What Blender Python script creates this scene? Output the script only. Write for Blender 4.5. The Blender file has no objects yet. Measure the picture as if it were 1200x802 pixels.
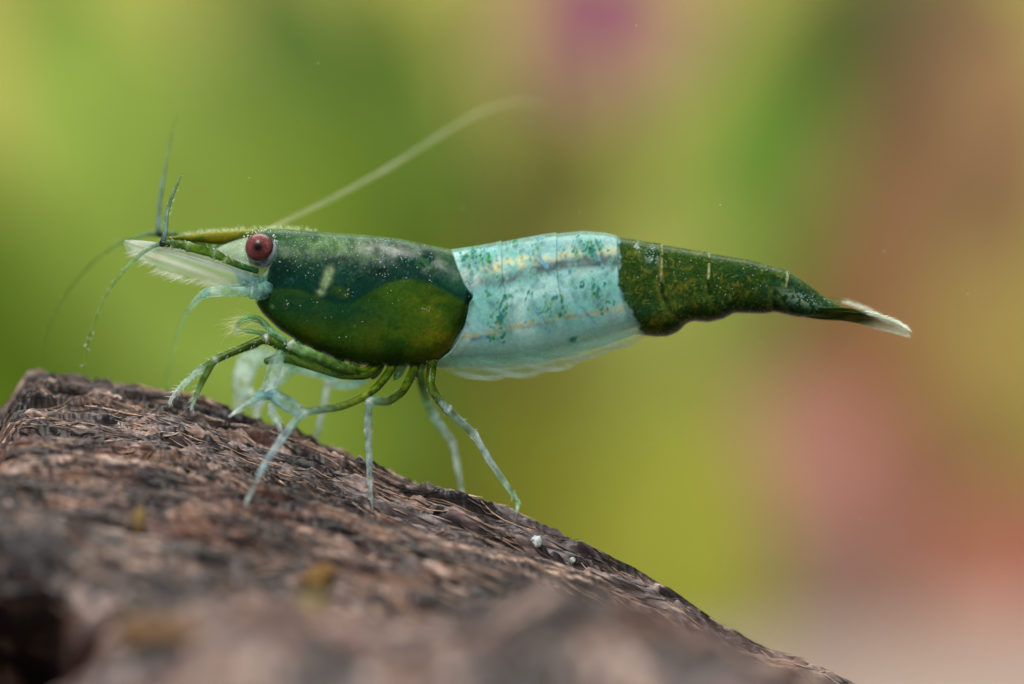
import bpy, math, random
import numpy as np
from mathutils import Vector, Matrix

MM = 0.001
D0 = 120.0            # camera to subject plane, mm
K = 0.027             # mm per photograph pixel on the subject plane
rng = np.random.default_rng(7)
random.seed(7)
sc = bpy.context.scene
COL = sc.collection

# ------------------------------------------------------------------ camera
cam_d = bpy.data.cameras.new('camera')
cam = bpy.data.objects.new('camera', cam_d); COL.objects.link(cam)
cam.location = (0, -D0 * MM, 0)
cam.rotation_euler = (math.radians(90), 0, 0)
cam_d.sensor_width = 36.0
cam_d.lens = 36.0 * D0 / (1200 * K)
cam_d.clip_start = 0.002; cam_d.clip_end = 5.0
cam_d.dof.use_dof = True
cam_d.dof.focus_distance = (D0 - 1.15) * MM
cam_d.dof.aperture_fstop = cam_d.lens / 6.8
sc.camera = cam

# ------------------------------------------------------------------ light
w = bpy.data.worlds.new('World'); sc.world = w; w.use_nodes = True
bg = w.node_tree.nodes['Background']
bg.inputs[0].default_value = (0.80, 0.92, 0.88, 1); bg.inputs[1].default_value = 0.36

def area(name, loc, target, size, power, col):
    d = bpy.data.lights.new(name, 'AREA'); d.shape = 'RECTANGLE'
    d.size, d.size_y = size[0] * MM, size[1] * MM
    d.energy = power; d.color = col
    o = bpy.data.objects.new(name, d); COL.objects.link(o)
    o.location = Vector(loc) * MM
    o.rotation_euler = (Vector(target) - Vector(loc)).to_track_quat('-Z', 'Y').to_euler()
    return o
# flash in a softbox on the tank rim, and the long tank lamp over the plants behind
area('flash_softbox', (-40, -110, 135), (0, 0, 0), (50, 40), 0.46, (1.0, 0.97, 0.93))
area('tank_lamp', (0, 230, 320), (0, 320, 0), (420, 300), 3.3, (1.0, 0.97, 0.90))

sc.view_settings.view_transform = 'Standard'
sc.view_settings.look = 'None'
sc.view_settings.exposure = 0.0
sc.view_settings.gamma = 1.0
sc.view_settings.use_curve_mapping = False
sc.cycles.use_denoising = True
sc.cycles.transparent_max_bounces = 24
sc.cycles.max_bounces = 10
sc.cycles.sample_clamp_indirect = 6.0

# ------------------------------------------------------------------ helpers
def lin(c):
    c = np.asarray(c, float) / 255.0
    return np.where(c <= 0.04045, c / 12.92, ((c + 0.055) / 1.055) ** 2.4)

def W(px, py, y):
    """photograph pixel at depth y (mm behind the subject plane) -> mm"""
    f = K * (D0 + y) / D0
    return np.array([(px - 600.0) * f, y, (401.0 - py) * f])

def sstep(a, b, x):
    t = np.clip((x - a) / (b - a), 0, 1); return t * t * (3 - 2 * t)

def _h(ix, iy, iz, seed):
    n = (ix * 374761393 + iy * 668265263 + iz * 2147483647 + seed * 974711) & 0xffffffff
    n = ((n ^ (n >> 13)) * 1274126177) & 0xffffffff
    n = ((n ^ (n >> 16)) * 2246822519) & 0xffffffff
    return ((n ^ (n >> 15)) & 0xffffff).astype(np.float32) / 0xffffff

def vnoise(x, y, z=0.0, seed=0):
    x, y, z = np.broadcast_arrays(np.asarray(x, np.float64), np.asarray(y, np.float64), np.asarray(z, np.float64))
    fx, fy, fz = np.floor(x), np.floor(y), np.floor(z)
    ix, iy, iz = fx.astype(np.int64), fy.astype(np.int64), fz.astype(np.int64)
    tx, ty, tz = x - fx, y - fy, z - fz
    tx = tx * tx * (3 - 2 * tx); ty = ty * ty * (3 - 2 * ty); tz = tz * tz * (3 - 2 * tz)
    def c(a, b, d): return _h(ix + a, iy + b, iz + d, seed)
    x00 = c(0,0,0) * (1-tx) + c(1,0,0) * tx; x10 = c(0,1,0) * (1-tx) + c(1,1,0) * tx
    if not np.any(tz):
        return (x00 * (1-ty) + x10 * ty) * 2 - 1
    x01 = c(0,0,1) * (1-tx) + c(1,0,1) * tx; x11 = c(0,1,1) * (1-tx) + c(1,1,1) * tx
    return ((x00 * (1-ty) + x10 * ty) * (1-tz) + (x01 * (1-ty) + x11 * ty) * tz) * 2 - 1

def fbm(x, y, z=0.0, oct=4, seed=0, gain=0.5):
    s = 0; a = 1.0; t = 0
    for i in range(oct):
        s = s + a * vnoise(x * 2.03**i + i*13.7, y * 2.03**i + i*7.1, np.asarray(z) * 2.03**i, seed + i); t += a; a *= gain
    return s / t

def mesh_np(name, V, F, mat, parent=None, col=None, smooth=True, F3=None):
    """V (n,3) in mm, F (m,4) quads, F3 (k,3) triangles; col (n,4): pigment rgb + opacity"""
    me = bpy.data.meshes.new(name)
    V = np.asarray(V, np.float64) * MM
    F = np.asarray(F, np.int32).reshape(-1, 4); n4 = len(F)
    F3 = np.zeros((0, 3), np.int32) if F3 is None else np.asarray(F3, np.int32).reshape(-1, 3); n3 = len(F3)
    me.vertices.add(len(V)); me.vertices.foreach_set('co', V.astype(np.float32).ravel())
    me.loops.add(4 * n4 + 3 * n3)
    me.loops.foreach_set('vertex_index', np.concatenate([F.ravel(), F3.ravel()]))
    me.polygons.add(n4 + n3)
    me.polygons.foreach_set('loop_start', np.concatenate([np.arange(n4) * 4, 4 * n4 + np.arange(n3) * 3]).astype(np.int32))
    me.update(calc_edges=True)
    me.polygons.foreach_set('use_smooth', np.full(n4 + n3, smooth))
    if col is not None:
        at = me.color_attributes.new('pigment', 'FLOAT_COLOR', 'POINT')
        c = np.ones((len(V), 4), np.float32); c[:, :np.asarray(col).shape[1]] = col
        at.data.foreach_set('color', c.ravel())
    me.validate()
    me.materials.append(mat)
    o = bpy.data.objects.new(name, me); COL.objects.link(o)
    if parent is not None: o.parent = parent
    return o

def grid_faces(nu, nv, wrap=False):
    i = np.arange(nu - 1)[:, None]; j = np.arange(nv if wrap else nv - 1)[None, :]
    jn = (j + 1) % nv
    return np.stack([i*nv + j, i*nv + jn, (i+1)*nv + jn, (i+1)*nv + j], -1).reshape(-1, 4)

def empty(name, loc=(0, 0, 0)):
    o = bpy.data.objects.new(name, None); COL.objects.link(o)
    o.location = Vector(loc) * MM; o.empty_display_size = 0.002
    return o

def tag(o, label=None, cat=None, group=None, kind=None):
    if label: o['label'] = label
    if cat: o['category'] = cat
    if group: o['group'] = group
    if kind: o['kind'] = kind
    return o

def catmull(P, n):
    P = np.asarray(P, float)
    Q = np.vstack([2*P[0] - P[1], P, 2*P[-1] - P[-2]])
    seg = len(P) - 1
    t = np.linspace(0, seg, n); i = np.minimum(t.astype(int), seg - 1); u = (t - i)[:, None]
    a, b, c, d = Q[i], Q[i+1], Q[i+2], Q[i+3]
    return 0.5 * (2*b + (c-a)*u + (2*a-5*b+4*c-d)*u*u + (3*b-a-3*c+d)*u**3)

def tube_geo(path, rad, ns=12, flat=1.0):
    """swept tube; path (n,3) mm, rad (n,)"""
    path = np.asarray(path, float); rad = np.broadcast_to(np.asarray(rad, float), (len(path),))
    T = np.gradient(path, axis=0); T /= np.linalg.norm(T, axis=1)[:, None] + 1e-12
    up = np.array([0, 1.0, 0]) if abs(T[0][1]) < 0.9 else np.array([1.0, 0, 0])
    N = np.zeros_like(path); n = np.cross(T[0], up); n /= np.linalg.norm(n)
    for i in range(len(path)):
        n = n - T[i] * np.dot(n, T[i]); n /= np.linalg.norm(n) + 1e-12; N[i] = n
    B = np.cross(T, N)
    a = np.linspace(0, 2*np.pi, ns, endpoint=False)
    V = path[:, None] + rad[:, None, None] * (np.cos(a)[None, :, None] * N[:, None] + flat * np.sin(a)[None, :, None] * B[:, None])
    V = V.reshape(-1, 3); F = grid_faces(len(path), ns, True)
    n0 = len(V); V = np.vstack([V, path[0] - T[0]*rad[0]*0.4, path[-1] + T[-1]*rad[-1]*0.6])
    j = np.arange(ns); jn = (j + 1) % ns
    F3 = np.vstack([np.stack([np.full(ns, n0), jn, j], -1),
                    np.stack([np.full(ns, n0+1), (len(path)-1)*ns + j, (len(path)-1)*ns + jn], -1)])
    return V, F, F3

def ball_geo(c, r, nu=10, nv=14):
    th = np.linspace(0, np.pi, nu); ph = np.linspace(0, 2*np.pi, nv, endpoint=False)
    V = np.stack([np.sin(th)[:, None]*np.cos(ph), np.sin(th)[:, None]*np.sin(ph), np.cos(th)[:, None]*np.ones(nv)], -1).reshape(-1, 3)
    return np.asarray(c) + V * np.asarray(r), grid_faces(nu, nv, True)

class Batch:
    """collects many tiny shapes of ONE part (bristles, specks)"""
    def __init__(s): s.V = []; s.F = []; s.F3 = []; s.C = []; s.n = 0
    def add(s, V, F, F3=None, c=None):
        s.V.append(V); s.F.append(np.asarray(F).reshape(-1, 4) + s.n)
        if F3 is not None: s.F3.append(np.asarray(F3) + s.n)
        s.C.append(np.tile(np.asarray(c, float), (len(V), 1)) if c is not None else np.ones((len(V), 4)))
        s.n += len(V)
    def hair(s, a, d, L, r, c):
        d = np.asarray(d, float); d /= np.linalg.norm(d) + 1e-9
        p = np.array([a + d*L*t for t in (0, .5, 1)])
        p[1] += rng.normal(0, L*0.05, 3); p[2] += rng.normal(0, L*.1, 3)
        V, F, F3 = tube_geo(p, [r, r*.7, r*.2], 4); s.add(V, F, F3, c)
    def build(s, name, mat, parent):
        o = mesh_np(name, np.vstack(s.V), np.vstack(s.F), mat, parent, np.vstack(s.C), True, np.vstack(s.F3) if s.F3 else None)
        o['kind'] = 'stuff'; return o

# ------------------------------------------------------------------ materials
def new_mat(name):
    m = bpy.data.materials.new(name); m.use_nodes = True
    nt = m.node_tree; nt.nodes.clear()
    return m, nt, nt.nodes, nt.links

def flesh_mat(name, rough=0.38, spec=0.25, transl=0.35, sss=0.0, bump=0.0, bscale=9000, grain=0.15, edge=0.35, ior=1.12, tint=0.0):
    """shell and flesh: pigment attribute (rgb + opacity), part diffuse, part translucent, clear where opacity is low"""
    m, nt, N, L = new_mat(name)
    out = N.new('ShaderNodeOutputMaterial'); at = N.new('ShaderNodeAttribute'); at.attribute_name = 'pigment'
    tc = N.new('ShaderNodeTexCoord')
    no = N.new('ShaderNodeTexNoise'); no.inputs['Scale'].default_value = bscale; no.inputs['Detail'].default_value = 3
    L.new(tc.outputs['Object'], no.inputs['Vector'])
    mr = N.new('ShaderNodeMapRange'); mr.inputs[1].default_value = .3; mr.inputs[2].default_value = .7
    mr.inputs[3].default_value = 1 - grain; mr.inputs[4].default_value = 1 + grain
    L.new(no.outputs['Fac'], mr.inputs[0])
    mul = N.new('ShaderNodeVectorMath'); mul.operation = 'SCALE'
    L.new(at.outputs['Color'], mul.inputs[0]); L.new(mr.outputs[0], mul.inputs['Scale'])
    p = N.new('ShaderNodeBsdfPrincipled'); p.inputs['Roughness'].default_value = rough
    p.inputs['Specular IOR Level'].default_value = spec; p.inputs['IOR'].default_value = ior
    if sss:
        p.inputs['Subsurface Weight'].default_value = sss
        p.inputs['Subsurface Radius'].default_value = (.9, 1.0, .8); p.inputs['Subsurface Scale'].default_value = 0.00035
    L.new(mul.outputs[0], p.inputs['Base Color'])
    if bump:
        b = N.new('ShaderNodeBump'); b.inputs['Strength'].default_value = bump; b.inputs['Distance'].default_value = 0.00003
        L.new(no.outputs['Fac'], b.inputs['Height']); L.new(b.outputs[0], p.inputs['Normal'])
    tr = N.new('ShaderNodeBsdfTranslucent'); L.new(mul.outputs[0], tr.inputs['Color'])
    mx = N.new('ShaderNodeMixShader'); mx.inputs[0].default_value = transl
    L.new(p.outputs[0], mx.inputs[1]); L.new(tr.outputs[0], mx.inputs[2])
    tp = N.new('ShaderNodeBsdfTransparent')
    fr = N.new('ShaderNodeLayerWeight'); fr.inputs['Blend'].default_value = 0.35
    fm = N.new('ShaderNodeMath'); fm.operation = 'MULTIPLY'; fm.inputs[1].default_value = edge
    L.new(fr.outputs['Facing'], fm.inputs[0])
    if tint:      # stained clear tissue: the longer path near the rim takes up more light
        tf = N.new('ShaderNodeMapRange'); tf.inputs[3].default_value = tint*.45; tf.inputs[4].default_value = tint
        L.new(fr.outputs['Facing'], tf.inputs[0])
        sc_ = N.new('ShaderNodeVectorMath'); sc_.operation = 'SCALE'; sc_.inputs['Scale'].default_value = 1.7; L.new(mul.outputs[0], sc_.inputs[0])
        mn = N.new('ShaderNodeVectorMath'); mn.operation = 'MINIMUM'; mn.inputs[1].default_value = (1, 1, 1); L.new(sc_.outputs[0], mn.inputs[0])
        mc = N.new('ShaderNodeMix'); mc.data_type = 'RGBA'; mc.inputs[6].default_value = (1, 1, 1, 1)
        L.new(tf.outputs[0], mc.inputs[0]); L.new(mn.outputs[0], mc.inputs[7]); L.new(mc.outputs[2], tp.inputs['Color'])
    # opacity + (1-opacity)*opacity*facing : a thin wall seen along its length is denser
    inv = N.new('ShaderNodeMath'); inv.operation = 'SUBTRACT'; inv.inputs[0].default_value = 1; L.new(at.outputs['Alpha'], inv.inputs[1])
    m2 = N.new('ShaderNodeMath'); m2.operation = 'MULTIPLY'; L.new(inv.outputs[0], m2.inputs[0]); L.new(fm.outputs[0], m2.inputs[1])
    ad = N.new('ShaderNodeMath'); ad.operation = 'ADD'; ad.use_clamp = True; L.new(at.outputs['Alpha'], ad.inputs[0]); L.new(m2.outputs[0], ad.inputs[1])
    mo = N.new('ShaderNodeMixShader'); L.new(ad.outputs[0], mo.inputs[0]); L.new(tp.outputs[0], mo.inputs[1]); L.new(mx.outputs[0], mo.inputs[2])
    L.new(mo.outputs[0], out.inputs['Surface'])
    return m

M_BODY = flesh_mat('shrimp_shell', .24, .4, .12, .15, .3, 9000, .16, .2, 1.10)
M_LIMB = flesh_mat('shrimp_limb', .22, .5, .5, 0, .2, 12000, .15, .22, 1.2, .75)
M_CLEAR = flesh_mat('shrimp_clear_plate', .2, .5, .5, 0, .1, 12000, .1, .18, 1.15)
M_HAIR = flesh_mat('shrimp_bristle', .4, .3, .5, 0, 0, 9000, .0, .2)
M_EYE = flesh_mat('shrimp_eye', .3, .5, 0, 0, .12, 16000, .3, 0, 1.25)
M_SPECK = flesh_mat('pale_speck', .35, .4, .4, 0, 0, 9000, .05, 0)

def wood_mat():
    m, nt, N, L = new_mat('driftwood')
    out = N.new('ShaderNodeOutputMaterial'); p = N.new('ShaderNodeBsdfPrincipled'); L.new(p.outputs[0], out.inputs[0])
    at = N.new('ShaderNodeAttribute'); at.attribute_name = 'pigment'
    tc = N.new('ShaderNodeTexCoord'); mp = N.new('ShaderNodeMapping')
    mp.inputs['Rotation'].default_value = (0, math.radians(26), 0); mp.inputs['Scale'].default_value = (0.07, .9, 1)
    L.new(tc.outputs['Object'], mp.inputs[0])
    no = N.new('ShaderNodeTexNoise'); no.inputs['Scale'].default_value = 5200; no.inputs['Detail'].default_value = 4; no.inputs['Roughness'].default_value = .65
    L.new(mp.outputs[0], no.inputs['Vector'])
    mr = N.new('ShaderNodeMapRange'); mr.inputs[1].default_value = .32; mr.inputs[2].default_value = .7; mr.inputs[3].default_value = .4; mr.inputs[4].default_value = 1.6
    L.new(no.outputs['Fac'], mr.inputs[0])
    mul = N.new('ShaderNodeVectorMath'); mul.operation = 'SCALE'; L.new(at.outputs['Color'], mul.inputs[0]); L.new(mr.outputs[0], mul.inputs['Scale'])
    L.new(mul.outputs[0], p.inputs['Base Color'])
    p.inputs['Roughness'].default_value = .48; p.inputs['Specular IOR Level'].default_value = .35
    b = N.new('ShaderNodeBump'); b.inputs['Strength'].default_value = .6; b.inputs['Distance'].default_value = .00006
    L.new(no.outputs['Fac'], b.inputs['Height']); L.new(b.outputs[0], p.inputs['Normal'])
    return m
M_WOOD = wood_mat()

def mottled(name, c1, c2, scale, rough=.6, transl=0.0, detail=3, lo=.35, hi=.65):
    m, nt, N, L = new_mat(name)
    out = N.new('ShaderNodeOutputMaterial'); p = N.new('ShaderNodeBsdfPrincipled')
    tc = N.new('ShaderNodeTexCoord'); no = N.new('ShaderNodeTexNoise'); no.inputs['Scale'].default_value = scale; no.inputs['Detail'].default_value = detail
    L.new(tc.outputs['Object'], no.inputs['Vector'])
    cr = N.new('ShaderNodeValToRGB'); cr.color_ramp.elements[0].position = lo; cr.color_ramp.elements[1].position = hi
    cr.color_ramp.elements[0].color = (*lin(c1), 1); cr.color_ramp.elements[1].color = (*lin(c2), 1)
    L.new(no.outputs['Fac'], cr.inputs[0]); L.new(cr.outputs[0], p.inputs['Base Color']); p.inputs['Roughness'].default_value = rough
    p.inputs['Specular IOR Level'].default_value = .25
    if transl:
        t = N.new('ShaderNodeBsdfTranslucent'); L.new(cr.outputs[0], t.inputs[0])
        mx = N.new('ShaderNodeMixShader'); mx.inputs[0].default_value = transl
        L.new(p.outputs[0], mx.inputs[1]); L.new(t.outputs[0], mx.inputs[2]); L.new(mx.outputs[0], out.inputs[0])
    else: L.new(p.outputs[0], out.inputs[0])
    return m

# ------------------------------------------------------------------ setting behind: sand bed and rear pane of the tank
BED = -30.0
def slab(name, x0, x1, y0, y1, z0, z1, mat):
    V = np.array([[x, y, z] for z in (z0, z1) for y in (y0, y1) for x in (x0, x1)])
    F = [[0,2,3,1],[4,5,7,6],[0,1,5,4],[2,6,7,3],[0,4,6,2],[1,3,7,5]]
    return mesh_np(name, V, F, mat, smooth=False)
bed = slab('sand_bed', -330, 330, -160, 484, BED - 6, BED, mottled('sand', (118,104,98), (144,126,120), 260))
tag(bed, kind='structure')
back = slab('tank_back', -330, 330, 480, 484, BED - .5, 300, mottled('tank_back_film', (146,142,66), (170,164,84), 14, .7))
tag(back, kind='structure')

# ------------------------------------------------------------------ driftwood
RX = np.array([-700,-420,-200,-60, 0, 12, 22, 34, 50, 80, 120, 200, 300, 370, 450, 540, 610, 700, 760, 850, 920, 1000, 1100, 1400, 2200.])
RY = np.array([1500, 900, 560,505,486,478,456,440,437,440, 446, 463, 494, 519, 549, 580, 606, 647, 676, 733, 768, 803, 850, 1010, 1520.])
YR = np.interp(RX, [-700, 0, 300, 600, 2200], [2.5, 2.5, 1.6, -0.2, -1.0])

ROLL_X = [-400, 0, 90, 180, 300, 430, 540, 640, 740, 860, 1000, 1300]
ROLL_Y = [900, 850, 790, 728, 704, 732, 736, 692, 718, 764, 822, 980]
def wood_base(xpx, t):
    """xpx: photo column of the ridge; t: mm from the ridge towards the camera -> x,y,z mm of the smooth surface"""
    yr = np.interp(xpx, RX, YR); rp = np.interp(xpx, RX, RY)
    f = K * (D0 + yr) / D0
    x = (xpx - 600) * f; z0 = (401 - rp) * f
    tf = np.maximum(t, 0); tb = np.maximum(-t, 0)
    z = z0 - 0.06 * tf - 0.40 * (np.sqrt(tf*tf + 1.2**2) - 1.2) - 0.25*tb - 0.16 * tb**2
    # foreground: a raised roll of wood nearest the lens, with hollows behind it
    y = yr - t
    xs = x*D0/(D0 + y)/K + 600
    z = z - 1.5 * np.exp(-((t - 11.5)/1.5)**2 - ((xs - 505)/60)**2)
    z = z + 0.7 * np.exp(-((t - 11.0)/1.3)**2 - ((xs - 60)/110)**2)
    z = z + 0.8 * fbm(x*.16, t*.22, oct=2, seed=31) * sstep(5, 10, t)
    hole = sstep(12.4, 14.4, t) * (1 - sstep(0, 150, xs + 25*fbm(x*.9, t*.6, oct=2, seed=35))) * 5.5
    z = z - hole
    rz = (401 - np.interp(xs, ROLL_X, ROLL_Y))*K*(D0 - 15.)/D0
    rz = rz - 0.055*(y + 15.)**2*np.where(y > -15, 2.2, .55) + .5*fbm(x*.35, t*.3, oct=2, seed=33)
    k_ = 1.2; hh_ = np.clip(.5 + .5*(rz - z)/k_, 0, 1)
    z = np.where(t > 6, z*(1 - hh_) + rz*hh_ + k_*hh_*(1 - hh_), z)
    z = z - 0.9 * sstep(27, 34, t) * (t - 27)
    return x, y + 1.7*hole*sstep(16.2, 14.4, t), np.maximum(z, BED - 1)

def wood_detail(x, t, z):
    """relief (mm) of the worn fibrous surface; grain follows the ridge down to the right"""
    g = x + 0.1*t; wob = fbm(x*.22, t*.45, oct=2, seed=5)
    c = t + .10*x + .35*wob                                        # along / across the grain
    left = 1 - sstep(-7, 2, x)
    big = fbm(g*.14, c*.7, oct=3, seed=11)
    mid = fbm(g*.22, c*2.2, oct=2, seed=17)
    fib = fbm(g*.5, c*6.0, oct=3, seed=23, gain=.6)
    fine = fbm(g*1.3, c*14., oct=2, seed=27, gain=.6)
    grn = fbm(g*3.6, c*7.5, z*1.0, oct=2, seed=37, gain=.6)
    patch = sstep(-.15, .25, fbm(x*.3, t*.4, oct=2, seed=39))
    pit = np.minimum(0, fbm(g*.28, c*1.9, oct=2, seed=41) + .10)
    crk = sstep(.06, .20, fbm(g*.30, c*3.6, oct=3, seed=44))*.36 + sstep(.08, .22, fbm(g*.6, c*8.0, oct=2, seed=45))*.20
    h = -crk + .24*big + .20*mid + .17*fib + (.09 + .05*left)*fine + (.04 + .10*left*patch + .05*patch)*grn + .07*left*fbm(g*5., c*12., oct=2, seed=49) + .75*pit
    return h + .5*sstep(9, 13, t)*fbm(g*.45, c*.9, oct=3, seed=47)

xp = np.concatenate([np.linspace(-700, -90, 90), np.arange(-86, 1060, 1.05), np.linspace(1064, 2200, 150)])
tt = np.concatenate([np.linspace(-12, -1.6, 26), np.linspace(-1.55, -.03, 44), np.linspace(0, 9, 235), np.linspace(9.07, 20, 130), np.linspace(20.2, 40, 60)])
GX, GT = np.meshgrid(xp, tt, indexing='ij')
bx, by, bz = wood_base(GX, GT)
hh = wood_detail(bx, GT, bz) * sstep(BED, BED + 4, bz)
ny = np.where(GT > 0, -0.38, -0.38 + 1.2 * sstep(0, -3, GT)); nz = np.sqrt(np.maximum(.05, 1 - np.clip(ny, -.97, .97)**2))
wx, wy, wz = bx, by + hh*ny, bz + hh*nz
# pigment of the wood: own patches of colour
g_ = bx + .1*GT; c_ = GT + .10*bx + .35*fbm(bx*.22, GT*.45, oct=2, seed=5)
n1 = fbm(g_*.25, c_*1.1, oct=3, seed=51); n2 = fbm(g_*.7, c_*9.0, oct=3, seed=57, gain=.6); n3 = fbm(g_*.8, c_*5.0, bz*.4, oct=2, seed=61); n4 = fbm(g_*.12, c_*.5, oct=2, seed=67)
def mixc(a, b, f): return a * (1 - f[..., None]) + b * f[..., None]
wc = np.broadcast_to(lin((84, 67, 62)), GX.shape + (3,)).copy()
wc = mixc(wc, lin((40, 32, 31)), sstep(-.08, .3, n2)*.9)
wc = mixc(wc, lin((206, 176, 160)), sstep(.18, .42, -n2)*.9)
wc = mixc(wc, lin((116, 74, 64)), sstep(.1, .5, n1)*.5)
wc = mixc(wc, lin((150, 138, 140)), sstep(.1, .55, n4)*.45)
wc = mixc(wc, lin((18, 15, 16)), sstep(.0, .22, n3)*.9)
wc = mixc(wc, lin((160, 122, 98)), sstep(.22, .5, -n3)*.55)
n5 = fbm(bx*.42, GT*.34, oct=3, seed=69)*sstep(7, 11, GT)
wc = mixc(wc, lin((30, 24, 26)), sstep(.05, .35, n5)*.8); wc = mixc(wc, lin((124, 94, 86)), sstep(.05, .4, -n5)*.5)
wc = wc*(.84 - .14*(1 - sstep(-9, 0, bx))*sstep(6, 3, GT))[..., None]
nU, nT = GX.shape
WV = np.stack([wx, wy, wz], -1).reshape(-1, 3)
# underside: close the log down to the sand
low = WV.reshape(nU, nT, 3)
r0 = low[:, 0].copy(); r1 = low[:, -1].copy(); r0[:, 2] = BED - .6; r1[:, 2] = BED - .6
WV2 = np.concatenate([r0[:, None], low, r1[:, None]], 1)
wcc = np.concatenate([wc[:, :1], wc, wc[:, -1:]], 1).reshape(-1, 3)
Fw = grid_faces(nU, nT + 2)[:, ::-1]
wood = mesh_np('driftwood', WV2.reshape(-1, 3), Fw, M_WOOD, None, np.hstack([wcc, np.ones((len(wcc), 1))]))
tag(wood, 'dark brown fibrous driftwood log sloping down under the shrimp', 'driftwood')

# loose fibres lying along the grain
fb = Batch(); fcols = [lin(c) for c in ((176,146,128), (88,64,54), (48,37,35), (150,114,90), (104,88,84), (30,24,24), (40,30,28))]
for _ in range(8500):
    i = int(np.searchsorted(xp, rng.uniform(-80, 1040))); tv = rng.uniform(-.5, 1)**1 * 9 if rng.random() < .85 else rng.uniform(8, 16)
    j = int(np.clip(np.searchsorted(tt, tv), 3, nT - 4)); n_ = int(rng.integers(14, 60)); dj = rng.normal(0, .08)
    ks = np.linspace(0, n_, 5).astype(int)
    ii = np.clip(i + ks, 0, nU - 1); jj = np.clip((j + dj*ks).astype(int), 0, nT - 1)
    hm_ = np.maximum(hh[ii, jj], np.mean(hh[ii, jj])); P_ = np.stack([bx[ii, jj], by[ii, jj] + hm_*ny[ii, jj], bz[ii, jj] + hm_*nz[ii, jj]], -1); lift = rng.uniform(-.05, .03)
    P_[1:-1] = (P_[:-2] + 2*P_[1:-1] + P_[2:])/4
    P_ = P_ + np.array([0, -.3, 1])*(lift + np.array([0, .0, .0, .02, .06])*rng.uniform(-.5, 1.6))[:, None]
    if np.min(np.linalg.norm(np.diff(P_, axis=0), axis=1)) < 1e-4: continue
    Vt, Ft, F3t = tube_geo(P_, rng.uniform(.010, .026)*np.array([.5, 1, 1, .9, .3]), 5)
    fb.add(Vt, Ft, F3t, (*(fcols[rng.integers(len(fcols))]*rng.uniform(.7, 1.2)), 1))
fb.build('loose_fibres', M_WOOD, wood)

def hit(px, py, ymax=4.0, ymin=-26):
    """where the pixel's ray meets the wood (mm)"""
    ys = np.linspace(ymin, ymax, 1200); P = np.stack([W(px, py, y) for y in ys])
    for i in range(len(P)):
        x, y, z = P[i]
        yy = y
        ii = np.clip(np.searchsorted(bx[:, 0], x), 1, nU - 1)
        row_y = wy[ii]; row_z = wz[ii]
        o_ = np.argsort(row_y); zz = np.interp(yy, row_y[o_], row_z[o_])
        if z <= zz: return np.array([x, y, zz])
    return None

# ------------------------------------------------------------------ the shrimp
shrimp = empty('shrimp', tuple(W(480, 560, 0)))
tag(shrimp, 'dark green shrimp with a pale translucent band and red eye standing on driftwood', 'shrimp')
SH = np.array(W(480, 560, 0))
def part(name, V, F, mat, col, parent=None, F3=None):
    if parent is None: parent = shrimp
    V = np.asarray(V) - SH                     # parts are written in scene mm, stored relative to the shrimp's base
    return mesh_np(name, V, F, mat, parent, col, True, F3)

def smooth1(a, s):
    k = np.exp(-.5*(np.arange(-3*s, 3*s+1)/s)**2); k /= k.sum()
    return np.convolve(np.pad(a, 3*s, mode='edge'), k, 'valid')

X = np.arange(252, 1003.5, 1.0)
def prof(pts, s=5):
    p = np.array(pts, float); return smooth1(np.interp(X, p[:, 0], p[:, 1]), s)
in_top = prof([(252,293),(262,287),(280,280),(300,276),(340,274),(400,279),(460,285),(530,292.5),(560,288),(586,284),(636,275),(683,271),(709,273),(723,277.5),(775,286.5),(783,288),(830,296.5),(838,298),(879,305),(921,317),(944,331),(970,351),(990,361),(1003,366)], 3)
in_bot = prof([(252,299),(262,308),(280,326),(300,347),(330,380),(380,412),(430,424),(516,432),(557,431),(631,425),(683,412),(725,399),(745,392),(755,393.5),(768,395),(782,394.5),(795,389),(804,379.5),(812,376.5),(830,378),(847,374),(860,367),(895,368),(908,366),(934,372),(960,372),(990,370),(1003,367.5)], 2)
in_w = prof([(252,.10),(270,.45),(300,.85),(340,1.15),(440,1.35),(530,1.42),(640,1.45),(723,1.32),(775,1.25),(830,1.12),(900,.92),(930,.80),(970,.55),(1003,.10)], 8)
out_top = prof([(252,276),(290,270.5),(320,268.5),(342,269),(383,273),(425,275.5),(466,280),(507,288.5),(530,293),(545,294),(560,295),(1003,360)], 3)
out_bot = prof([(252,350),(300,354),(304,362),(309,369),(329,388),(356,404.5),(392,421),(425,429),(474,431),(507,427.5),(529,411),(545,386),(549,362),(556,352),(565,350),(1003,380)], 2)
out_w = prof([(252,.9),(300,1.0),(330,1.35),(380,1.48),(440,1.58),(500,1.56),(530,1.5),(560,1.42),(1003,1.0)], 8)

EF_Y = [255, 277, 284, 292, 300, 314, 336, 346, 356, 372]; EF_X = [286, 288, 300, 328, 326, 317, 314, 308, 301, 299]
ER_Y = [280, 293, 314, 333, 350, 354, 362, 385, 410, 427, 436]; ER_X = [528, 530, 537, 545, 556, 551, 549, 546, 531, 508, 470]
LOBE_X = [300, 315, 335, 356, 383, 411, 436, 457, 480, 507, 534, 560]; LOBE_Y = [345, 343, 338, 339, 352, 358.5, 342, 331, 326, 332, 347, 365]
NTH = 320
th = np.linspace(0, 2*np.pi, NTH, endpoint=False)
ct, st = np.cos(th), np.sin(th)
def flank(py, top, bot, wid, low, sq=.85):
    """half width of a rounded section at height py"""
    q = (py - (top + bot)[:, None]/2)/((bot - top)[:, None]/2)
    return wid[:, None]*np.maximum(0, 1 - q*q)**(sq/2)*(1 + low*np.clip(q, -1, 1))
PX = np.broadcast_to(X[:, None], (len(X), NTH))
lobe_line = smooth1(np.interp(X, LOBE_X, LOBE_Y), 6)[:, None]
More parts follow.
